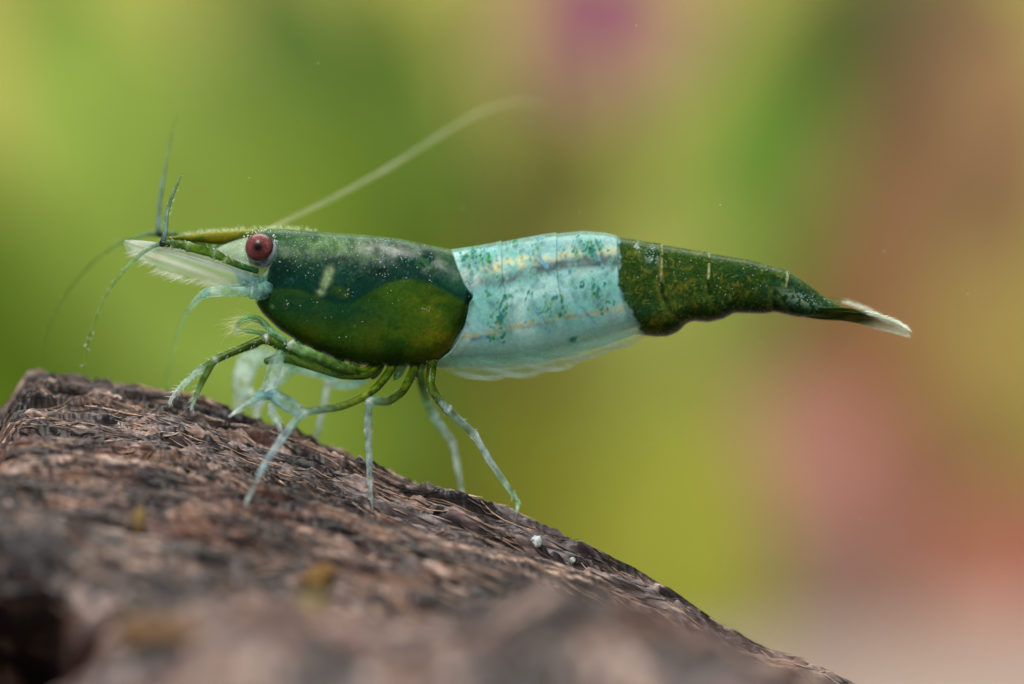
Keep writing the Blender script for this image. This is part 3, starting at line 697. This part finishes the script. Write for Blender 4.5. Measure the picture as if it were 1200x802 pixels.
# bristled mouth palps in front of the carapace edge
for yy_, dy in ((-1.2, 0), (-.7, 3)):
    o = limb('mouth_palp', [(336,402,yy_),(318,388,yy_),(305,374+dy,yy_-.1),(292,371+dy,yy_-.2),(280,377+dy,yy_-.2),(274,387+dy,yy_-.2)], [5,4.5,3.6,3,2.6,1.4],
         [(150,186,150,.6),(150,190,160,.55),(120,166,130,.55),(110,160,120,.55),(140,180,140,.5),Wc], hairs=90, hlen=(.25, .75), hdir=(-1.6, 0, -.3), hc=(.72, .80, .45, .22))
limb('mouth_palp', [(334,400,-1.3),(312,392,-1.4),(292,388,-1.4),(275,388,-1.4)], [4.5,4,3.2,1.6], [(130,170,120,.65),(110,156,110,.6),(100,150,100,.6),Wc], hairs=80, hlen=(.25, .7), hdir=(-1.6, 0, .0), hc=(.72, .80, .45, .22))
# basal segments under the carapace
for q, yy_, c in [(352,-.9,(110,160,100,.75)), (372,-.8,(96,140,70,.85)), (398,-.9,(70,112,44,.9)), (416,-1.0,(120,160,96,.75)), (444,-.9,(70,110,50,.9)), (470,-.9,(110,150,110,.75)), (494,-1.0,(86,130,70,.85))]:
    yb = np.interp(q, [340,392,425,474,507], [392,417,426,428,424])
    for sgn in (1, -1):
        limb('basal_segment', [(q+4, yb-10, yy_*.5*sgn), (q, yb+2, yy_*.62*sgn), (q-4, yb+11, yy_*.7*sgn), (q-8, yb+17, yy_*.7*sgn)], [8,7.5,6,2.5], [(min(255, c[0]+30), min(255, c[1]+26), c[2]+24, c[3]*.8)]*4, hairs=6, sub=6)

# antennules: stalk of three segments and two whips each
for sgn in (-1, 1):
    o_ = 0 if sgn < 0 else -10; xo = 0 if sgn < 0 else -2
    ya = -1.12 if sgn < 0 else 1.3
    g = [(36, 88, 60, .9), (50, 100, 50, .9), (90, 124, 40, .92), (84, 120, 36, .92), (96, 128, 44, .92), (70, 104, 40, .95), (20, 44, 34, .97)]
    at_ = limb('antennule', [(302,318+o_,ya*.9),(285,313+o_,ya),(268,306+o_*.9,ya),(252,298+o_*.9,ya),(220,289+o_,ya),(202,286+o_,ya),(188+xo,285.5+o_*1.1,ya)], [3.8,4.4,5.0,6.6,6.4,5.4,4.6], g, hairs=70, hlen=(.06, .2), joints=(2.2, 3, 4, 5), sub=14, core=.88, jw=.22)
    if sgn < 0:
        limb('antennule_whip', [(190,285,ya),(194,272,ya),(195.5,250,ya+.1),(202,230,ya+.2),(208,216,ya+.3),(213,204,ya+.4)], [3.8,3.4,3.0,2.3,1.6,.8], [(70,100,96,.8),(130,160,160,.7),(130,160,160,.65),(110,136,124,.65),(110,136,120,.6),(120,146,120,.5)], hairs=30, parent=at_, mott=.25)
        limb('antennule_whip', [(188,286,ya),(178,289,ya-.2),(165,298,ya-.6),(141,322,ya-1.0),(120,352,ya-1.4),(105,392,ya-1.7),(97,432,ya-1.9)], [3.4,3.4,3.0,2.4,2.0,1.6,.9], [(90,120,100,.9),(150,180,150,.8),(150,180,150,.75),(140,170,110,.6),(140,165,100,.5),(140,165,100,.4),(140,165,100,.3)], hairs=70, parent=at_, mott=.25)
    else:
        limb('antennule_whip', [(185,274,ya),(186,262,ya),(187,240,ya+.1),(191,212,ya+.2),(196,182,ya+.6),(201,158,ya+1.0),(207,132,ya+1.4)], [3.8,3.5,3.1,2.5,2.2,1.8,.9], [(80,110,116,.8),(130,160,164,.65),(120,150,154,.65),(120,150,140,.6),(150,170,140,.5),(150,170,130,.4),(150,170,120,.25)], hairs=16, parent=at_, mott=.2)
        limb('antennule_whip', [(184,275,ya),(170,275,ya+.2),(142,284,ya+.6),(112,304,ya+1.0),(82,338,ya+1.4),(60,380,ya+1.8),(50,425,ya+2.0)], [3.2,3.0,2.8,2.3,2.0,1.6,.8], [(80,110,90,.9),(120,150,110,.7),(130,160,100,.65),(130,158,90,.5),(130,156,84,.4),(130,156,84,.3),(130,156,84,.2)], hairs=10, parent=at_, mott=.2)

# antennal scales: broad clear blades that flank the snout
def blade(name, cl, upw, dnw, yv, thick, colf, parent=None, tilt=.25, sgn=-1, mat=None, n=70, nv=22):
    """cl: centre line (px,py); upw / dnw half widths (px) above and below it"""
    c = np.array(cl, float); u = np.linspace(0, len(c) - 1, n); iu = np.arange(len(c))
    cpath = catmull(np.c_[c, np.zeros(len(c))], n)[:, :2]
    T = np.gradient(cpath, axis=0); T /= np.linalg.norm(T, axis=1)[:, None]; Nn = np.c_[T[:, 1], -T[:, 0]]
    Nn *= np.sign(-Nn[:, 1:2]) + (Nn[:, 1:2] == 0)          # points up in the picture
    uw = smooth1(np.interp(u, iu, upw), 2); dw = smooth1(np.interp(u, iu, dnw), 2); yy = np.interp(u, iu, yv)
    s = np.linspace(-1, 1, nv)
    wd = np.where(s[None] > 0, uw[:, None]*s[None], dw[:, None]*s[None])
    Pxy = cpath[:, None] + Nn[:, None]*wd[..., None]
    th_ = thick*np.sqrt(np.maximum(0, 1 - s**2))[None]*np.minimum(1, np.minimum(np.arange(n), np.arange(n)[::-1])/4.)[:, None]
    dep = yy[:, None] + sgn*tilt*(1 - s[None]**2)*np.ones_like(wd) + .02*np.sin(wd*.6)
    sides = []
    for q in (1, -1):
        sides.append(np.stack([(Pxy[..., 0] - 600)*K, dep + q*th_, (401 - Pxy[..., 1])*K], -1))
    V = np.concatenate([x.reshape(-1, 3) for x in sides]); f = grid_faces(n, nv)
    F = np.vstack([f, f[:, ::-1] + n*nv])
    cc = colf(np.linspace(0, 1, n)[:, None]*np.ones_like(wd), s[None]*np.ones_like(wd)).reshape(-1, 4)
    return part(name, V, F, mat or M_CLEAR, np.vstack([cc, cc]), parent)
def scale_col(u, s):
    n_ = fbm(u*3, s*5, oct=3, seed=131)
    c = mixc(np.broadcast_to(C(206, 226, 226), u.shape + (3,)), C(238, 240, 234), sstep(-.1, .4, n_))
    c = mixc(c, C(90, 160, 170), sstep(.25, .0, u)*.8)
    c = mixc(c, C(50, 110, 150), np.exp(-((s - .25 + .5*(u - .6))/.06)**2)*.9*sstep(.95, .6, u))
    c = mixc(c, C(90, 150, 150), np.exp(-((s - .62)/.06)**2)*.5)
    c = mixc(c, C(200, 176, 110), np.exp(-((s - .45)/.10)**2)*.4*sstep(.4, .8, u))
    return np.concatenate([c, np.clip(.13 - .05*sstep(-.2, -.95, s) + .16*n_ + .25*np.exp(-((s - .25 + .5*(u - .6))/.06)**2), 0, 1)[..., None]], -1)
for sgn in (-1, 1):
    o = blade('antennal_scale', [(304,336),(280,326),(250,315),(215,304),(180,294),(158,287),(149,283)], [10,11,12,12,10,5,1], [12,15,17,18,16,13,3], [sgn*.85, sgn*.9, sgn*.9, sgn*.85, sgn*.8, sgn*.7, sgn*.6], .05, scale_col, sgn=sgn)
    b = Batch()
    for _ in range(110):
        t = rng.uniform(0, 1); q = np.array([lerp(262, 156, t), np.interp(t, [0, .35, .7, 1], [333, 327, 316, 292]) + rng.normal(0, 1.5)])
        p0 = np.array([(q[0]-600)*K, sgn*(.9 - .25*t), (401-q[1])*K]) - SH
        b.hair(p0, (-1 + rng.normal(0, .12), rng.normal(0, .12), -.35 + rng.normal(0, .15)), rng.uniform(.2, .45), .008, (.90, .93, .88, .10))
    b.build('fringe', M_HAIR, o)
# antennae: stout stalk and one long whip each
an = limb('antenna', [(318,338,-1.0),(305,342,-1.15),(288,340,-1.2),(262,341,-1.2),(244,343,-1.15),(238,348,-1.1)], [13,12,9.5,8,7,4.5], [(80,130,120,.85),(120,166,156,.75),(160,198,190,.6),(180,210,200,.5),(180,210,200,.52),(170,200,190,.6)], hairs=60, joints=(1.6,))
limb('antenna_whip', [(242,343,-1.1),(232,350,-.6),(218,368,.4),(206,400,1.4),(198,435,2.2),(195,466,2.6)], [6,4.8,4.2,3.6,3.2,2.6], [(170,206,196,.7),(176,206,190,.65),(170,196,150,.55),(164,188,130,.5),(160,184,120,.45),(160,184,120,.4)], parent=an, mott=.1)
an = limb('antenna', [(320,330,1.0),(300,336,1.15),(285,330,1.2),(280,310,1.4),(290,285,1.8)], [12,10,8,7,5], [(60,120,110,.9),(90,150,150,.85),(130,186,184,.72),(150,200,192,.62),(150,190,150,.6)], hairs=20)
limb('antenna_whip', [(288,290,1.7),(306,275,2.0),(335,259,2.4),(385,235,3.2),(450,200,4.4),(510,162,5.6),(565,130,7.0),(612,119,8.4),(640,126,9.4)], [3.4,3.2,3.0,3.0,3.0,3.0,3.0,2.8,2], [(210,218,196,.5),(210,218,196,.46),(214,220,190,.40),(214,220,190,.38),(214,220,190,.38),(210,216,186,.36),(206,210,180,.33),(200,204,170,.3),(200,204,170,.2)], parent=an, mott=.05)

# swimmerets: clear folded paddles along the belly
def swim_col(u, s):
    n_ = fbm(u*4, s*3 + 9, oct=3, seed=141)
    c = mixc(np.broadcast_to(C(140, 204, 200), u.shape + (3,)), C(200, 228, 222), sstep(0, .5, n_ + .5*(-s)))
    return np.concatenate([c, np.clip(.08 + .16*n_ + .04*sstep(.2, -.7, s) - .10*sstep(.6, 1, u) - .10*sstep(.3, .0, u), 0.02, 1)[..., None]], -1)
for sgn in (-1, 1):
    for cl, uw, dw in [([(520,424),(545,431),(580,433),(612,431)], [10,12,10,3], [6,8,9,3]), ([(560,420),(590,428),(620,429),(650,424)], [12,13,11,3], [6,9,9,3]),
                       ([(605,418),(635,424),(662,421),(690,413)], [12,12,10,3], [6,8,8,3]), ([(650,412),(680,414),(705,408),(728,400)], [12,12,9,3], [5,6,6,3]),
                       ([(695,400),(715,402),(738,397),(756,389)], [10,10,8,3], [4,5,5,2])]:
        o = blade('swimmeret', cl, uw, [q*1.5 + frng.uniform(-1, 2) for q in dw], [sgn*.55]*4, .02, swim_col, tilt=.10, sgn=sgn, n=40, nv=14)
        b = Batch()
        for _ in range(26):
            i = rng.uniform(0, 1); q = catmull(np.c_[np.array(cl, float), np.zeros(4)], 50)[int(i*49)]
            dn = np.interp(i*3, range(4), dw)
            b.hair(np.array([(q[0]-600)*K, sgn*.55, (401 - q[1] - dn + 1)*K]) - SH, (1 + rng.normal(0, .3), rng.normal(0, .2), -.35 + rng.normal(0, .25)), rng.uniform(.08, .2), .009, (.78, .9, .78, .16))
        b.build('fringe', M_HAIR, o)

# tail fan: telson above, two uropods on each side
def fan(name, cl, wid, lift, y0, dy, colf, seed):
    """paddle that lies mostly flat: centre line (px,py), half width mm, lift = rise of the outer edge"""
    c = np.array(cl, float); n, nv = 60, 20
    path = catmull(np.c_[c, np.zeros(len(c))], n)[:, :2]; u = np.linspace(0, 1, n)
    wd = smooth1(np.interp(u*(len(c)-1), range(len(c)), wid), 2); s = np.linspace(-1, 1, nv)
    yy = y0 + dy*u[:, None] + wd[:, None]*s; zz = (401 - path[:, 1])[:, None]*K + lift*wd[:, None]*s + .05*wd[:, None]*(1 - s**2)
    th_ = .045*np.sqrt(np.maximum(0, 1 - s**2))[None]*np.sqrt(np.maximum(.02, 1 - u))[:, None]
    xx = (path[:, 0] - 600)[:, None]*K*np.ones((1, nv))
    V = np.concatenate([np.stack([xx, yy, zz + q*th_], -1).reshape(-1, 3) for q in (1, -1)]); f = grid_faces(n, nv)
    cc = colf(u[:, None]*np.ones((1, nv)), s[None]*np.ones((n, 1)), seed).reshape(-1, 4)
    o = part(name, V, np.vstack([f, f[:, ::-1] + n*nv]), M_CLEAR, np.vstack([cc, cc]))
    b = Batch()
    for _ in range(130):
        t = rng.uniform(.55, 1); sd = rng.choice([-1, 1]) if t < .97 else rng.uniform(-1, 1)
        k = int(t*(n-1)); p0 = np.array([xx[k, 0], y0 + dy*t + wd[k]*sd, (401 - path[k, 1])*K + lift*wd[k]*sd])
        T = np.array([path[k, 0] - path[k-3, 0], 0, -(path[k, 1] - path[k-3, 1])]); T /= np.linalg.norm(T) + 1e-9
        b.hair(p0 - SH, T + np.array([0, sd*.25, lift*sd*.2]) + rng.normal(0, .08, 3), rng.uniform(.12, .34), .011, (.86, .92, .82, .42))
    b.build('fringe', M_HAIR, o)
    return o
def fan_col(a0, a1):
    def f(u, s, seed):
        n_ = fbm(u*9, s*3, oct=3, seed=seed)
        c = mixc(np.broadcast_to(C(52, 78, 28), u.shape + (3,)), C(120, 124, 60), sstep(-.1, .4, n_)*.6)
        e = sstep(a0, a1, u + .12*np.abs(s) + .06*n_)
        c = mixc(c, C(206, 222, 208), e)
        return np.concatenate([c, (.95 - .62*e + .25*e*n_)[..., None]], -1)
    return f
fan('telson', [(925,345),(955,355),(985,362),(1010,366),(1030,372)], [.55,.48,.36,.26,.10], .0, 0, 0, fan_col(.78, .98), 151)
for sgn in (-1, 1):
    if sgn < 0:
        fan('uropod', [(926,364),(960,368),(990,369),(1015,374),(1040,381),(1060,389)], [.20,.24,.28,.28,.24,.10], -.75, -.35, -.30, fan_col(.58, .80), 161)
        fan('uropod', [(926,358),(960,363),(992,364),(1020,368),(1045,376),(1060,384)], [.20,.28,.34,.34,.26,.10], .15, -.25, -.25, fan_col(.74, .95), 163)
    else:
        fan('uropod', [(926,352),(955,352),(985,352),(1005,356),(1025,363)], [.22,.28,.30,.26,.10], .12, .6, 1.4, fan_col(.95, 1.2), 167)
        fan('uropod', [(926,356),(960,360),(992,363),(1020,368),(1040,376)], [.20,.28,.34,.30,.10], .1, .3, .5, fan_col(.8, 1.0), 169)

# pale specks that sit on the shell
b = Batch()
cl = [(330,275,18,5,16), (350,285,14,6,10), (375,286,16,8,14), (400,282,20,6,12), (418,296,10,6,8), (440,282,14,4,8), (455,290,10,5,8), (450,308,12,5,12), (470,300,10,5,8), (352,312,6,4,5), (366,322,4,5,4), (440,320,10,4,6), (455,322,6,3,5), (478,329,4,3,3), (505,329,4,4,5), (500,362,6,6,6), (340,358,4,5,5), (372,355,6,4,4), (412,345,10,5,7), (458,340,8,5,4),
      (746,290,4,4,12), (763,300,5,8,20), (802,327,2,2,4), (775,288,2,3,6), (830,296,3,4,10), (922,318,3,6,16), (940,350,14,6,30), (965,352,5,3,10), (548,330,6,12,8), (560,345,6,8,6), (900,315,16,5,10), (860,330,60,20,14), (420,370,90,30,14), (640,330,80,40,12), (420,290,90,14,70), (350,300,30,20,24), (480,305,30,12,26), (800,320,60,24,30)]
for cx, cy, sx, sy, n_ in cl:
    for _ in range(n_):
        qx, qy = rng.normal(cx, sx*.6), rng.normal(cy, sy*.6)
        if not 300 < qx < 990: continue
        i = int(round(qx - X[0])); lo_, hi_ = BPY[i].min() + 1.5, BPY[i].max() - 3
        if not lo_ < qy < hi_: continue
        for sd in (-1, 1):
            P_ = at_body(qx, qy, sd); r = rng.uniform(.008, .022)
            Vb, Fb = ball_geo(P_ - SH, (r, r*.8, r), 5, 6); b.add(Vb, Fb, None, (.62, .76, .78, .6))
for _ in range(80):                        # round the eye socket
    a_ = rng.uniform(-.9, 4.2); rr = rng.normal(20.5, 1.6); qx, qy = 307 + rr*math.cos(a_), 291 - rr*math.sin(a_)*.95
    r = rng.uniform(.012, .024); Vb, Fb = ball_geo(np.array([(qx-600)*K, -.95, (401-qy)*K]) - SH, r, 5, 6); b.add(Vb, Fb, None, (.80, .86, .80, .85))
b.build('pale_specks', M_SPECK, shrimp)

# ------------------------------------------------------------------ small things on the wood
def grain(px_, py_, r, cc, name, label, cat, seed, shape=(1, 1, 1)):
    h_ = hit(px_, py_)
    if h_ is None: h_ = W(px_, py_, -1)
    V, F = ball_geo((0, 0, 0), 1, 14, 20)
    V = V*(1 + .9*fbm(V[:, 0]*1.6 + seed, V[:, 1]*1.6, V[:, 2]*1.6, oct=3, seed=seed))[:, None]*r*np.array(shape)
    o = mesh_np(name, V, F, M_SPECK, None, np.tile([*lin(cc), 1], (len(V), 1)))
    o.location = Vector(h_ + np.array([0, 0, r*shape[2]*.45]))*MM
    return tag(o, label, cat)
grain(628, 643, .15, (216, 224, 226), 'sand_grain', 'rounded white sand grain on the log just below the rearmost foot', 'sand grain', 3)
grain(671, 661, .09, (196, 204, 200), 'sand_grain', 'tiny pale sand grain beside the bigger white grain on the log', 'sand grain', 4)
grain(163, 619, .26, (150, 128, 84), 'leaf_fragment', 'small upright yellow leaf fragment on the wood under the front feet', 'leaf fragment', 6, (.6, .5, 1.3))
grain(376, 688, .42, (142, 110, 68), 'leaf_fragment', 'ochre leaf fragment beside a pale crumb on the near wood', 'leaf fragment', 7, (1, .7, .9))
grain(368, 716, .36, (186, 172, 128), 'crumb', 'pale yellow crumb lying on the near wood below an ochre fragment', 'crumb', 8, (1, .8, .8))
grain(190, 760, .75, (136, 108, 80), 'leaf_fragment', 'large blurred yellow brown leaf fragment on the nearest roll of wood', 'leaf fragment', 9, (1.3, .7, .6))

# ------------------------------------------------------------------ plants behind
def leaf_mesh(name, L, Wd, fold, curl, mat):
    n, nv = 12, 7; u = np.linspace(0, 1, n); s = np.linspace(-1, 1, nv)
    wd = Wd*.5*np.sin(np.pi*np.clip(u, .02, .985)**.85)**.75
    x = wd[:, None]*s; y = L*u[:, None]*np.ones((1, nv)) ; z = fold*np.abs(x) + curl*L*(u[:, None]**2) + .02*L*np.sin(u*14)[:, None]*np.abs(s)
    V = []
    for q in (1, -1): V.append(np.stack([x, y, z + q*.18*(1 - s**2)[None]], -1).reshape(-1, 3))
    f = grid_faces(n, nv); me_o = mesh_np(name, np.vstack(V), np.vstack([f, f[:, ::-1] + n*nv]), mat)
    me = me_o.data; bpy.data.objects.remove(me_o); return me
MATS = {}
def pmat(c):
    if c not in MATS:
        d = tuple(int(v*.78) for v in c); MATS[c] = mottled('leaf_%d_%d_%d' % c, d, c, 90, .5, .45)
    return MATS[c]
def put_leaf(parent, root, base, direction, up, L, Wd, c, fold=.2, curl=-.15):
    me = leaf_mesh('leaf', L, Wd, fold, curl, pmat(c))
    o = bpy.data.objects.new('leaf', me); COL.objects.link(o); o.parent = parent
    d = Vector(direction).normalized(); n = Vector(up); n = (n - d*n.dot(d)).normalized(); x = d.cross(n)
    R_ = Matrix((x, d, n)).transposed().to_4x4(); o.matrix_local = Matrix.Translation(Vector(np.asarray(base) - np.asarray(root))*MM) @ R_
    return o
def rosette(label, D, rootpx, leaves, group=None):
    y = D - D0; r = W(rootpx, 0, y); r[2] = BED
    t = empty('broad_leaf_plant', tuple(r)); tag(t, label, 'plant', group)
    for (x0, y0, x1, y1, wpx, c, face) in leaves:
        yo = rng.uniform(-12, 12); b0 = W(x0, y0, y + yo); b1 = W(x1, y1, y + yo + rng.uniform(-8, 8)); f = K*(D)/D0
        put_leaf(t, r, b0, b1 - b0, face, np.linalg.norm(b1 - b0), wpx*f, c, .12, -.05)
        p = catmull([r, lerp(r, b0, .5) + np.array([0, 0, 6]), b0], 16); V, F, F3 = tube_geo(p - r, np.linspace(1.3, .8, 16), 8)
        mesh_np('petiole', V, F, pmat(c), t, None, True, F3)
    return t
def stemmed(label, D, rootpx, topx, topy, n, L, cols, spread=1.0, group=None):
    y = D - D0; r = W(rootpx, 0, y); r[2] = BED; tp = W(topx, topy, y)
    t = empty('stem_plant', tuple(r)); tag(t, label, 'plant', group)
    p = catmull([r, lerp(r, tp, .5) + np.array([rng.normal(0, 2), 0, 0]), tp], 24); V, F, F3 = tube_geo(p - r, np.linspace(1.2, .7, 24), 8)
    mesh_np('stem', V, F, pmat(cols[0]), t, None, True, F3)
    for i in range(n):
        u = (i + .5)/n; a_ = i*2.4; b0 = p[int(u*23)]; d = np.array([math.cos(a_), math.sin(a_), rng.uniform(.1, .7)])
        c = cols[min(len(cols)-1, int(u*len(cols)*.999))]
        put_leaf(t, r, b0, d, (0, -.5, 1), L*(1 - .35*u)*rng.uniform(.8, 1.2)*spread, L*.48, c, .2, -.25)
    return t
FR = (0, -1, .5)
rosette('broad lime green plant with wide leaning leaves at the tank back', 400, 120, [
    (60, 640, -70, 170, 230, (116, 152, 16), FR), (330, 560, 20, -110, 300, (160, 188, 74), (.1, -1, .6)), (200, 640, 350, 130, 260, (158, 190, 50), FR), (60, 660, 210, 330, 250, (150, 182, 36), FR), (420, 640, 180, 150, 200, (172, 200, 70), FR)])
rosette('darker green plant with long leaning leaves beside the lime green one', 480, 430, [
    (560, 420, 250, -120, 260, (92, 124, 26), (0, -1, .3)), (470, 640, 480, -60, 240, (110, 142, 34), (0, -1, .3)), (470, 660, 600, 150, 240, (150, 168, 52), (0, -1, .4)), (480, 660, 560, 330, 260, (150, 158, 44), (0, -1, .4))])
rosette('plant with one mauve pink leaf tip between green plants', 440, 650, [(590, 50, 830, -20, 230, (150, 86, 106), (0, -1, .4)), (640, 640, 690, 90, 240, (160, 166, 66), (0, -1, .4))])
rosette('mid green plant with tall leaning leaf in the tank middle', 420, 840, [(780, 640, 930, -40, 210, (130, 174, 58), FR), (800, 640, 770, 150, 200, (182, 190, 92), FR)])
rosette('red brown plant with drooping leaves beyond the mid green leaf', 460, 1060, [
    (1040, 190, 1110, -120, 150, (92, 82, 50), (0, -1, .1)), (1120, 440, 1190, -60, 220, (186, 148, 106), (0, -1, .5)), (980, 560, 1085, 110, 200, (216, 158, 118), (0, -1, .6)), (980, 600, 985, 260, 190, (206, 186, 112), (0, -1, .7))])
rosette('olive plant with drooping leaves hanging beside the mid green leaf', 470, 990, [(930, 300, 1000, -120, 190, (128, 134, 62), (0, -1, .2))])
rosette('salmon red plant rising above the sand', 410, 1180, [(1130, 830, 1170, 590, 190, (216, 148, 124), (0, -1, .6)), (1220, 830, 1235, 540, 170, (212, 140, 116), (0, -1, .6)), (1090, 830, 1060, 560, 170, (206, 170, 136), (0, -1, .6))])
rosette('mauve plant in front of the salmon red one', 390, 980, [(1000, 720, 910, 420, 170, (212, 154, 142), (0, -1, .7)), (990, 740, 1090, 450, 140, (208, 150, 128), (0, -1, .6)), (960, 860, 990, 620, 170, (190, 164, 152), (0, -1, .6))])
rosette('low yellow green plant with rounded leaf behind the log', 380, 800, [(760, 820, 820, 450, 240, (222, 230, 100), (0, -1, .8)), (700, 820, 620, 430, 250, (172, 178, 62), (0, -1, .5))])
rosette('yellowish plant with arching leaf beside the red brown leaves', 440, 1150, [(1150, 560, 1165, 280, 190, (214, 192, 112), (0, -1, .6)), (1130, 640, 1110, 430, 170, (210, 172, 116), FR)])

# ------------------------------------------------------------------ drifting specks in the water
b = Batch()
for _ in range(70):
    p_ = W(rng.uniform(-20, 1220), rng.uniform(-20, 640), rng.uniform(-5, 12)); r = rng.uniform(.008, .02)
    Vb, Fb = ball_geo(p_, r, 5, 6); b.add(Vb, Fb, None, (.75, .8, .7, .5))
o = b.build('suspended_particles', M_SPECK, None)
tag(o, 'tiny pale specks drifting in the water round the shrimp', 'particles', None, 'stuff')
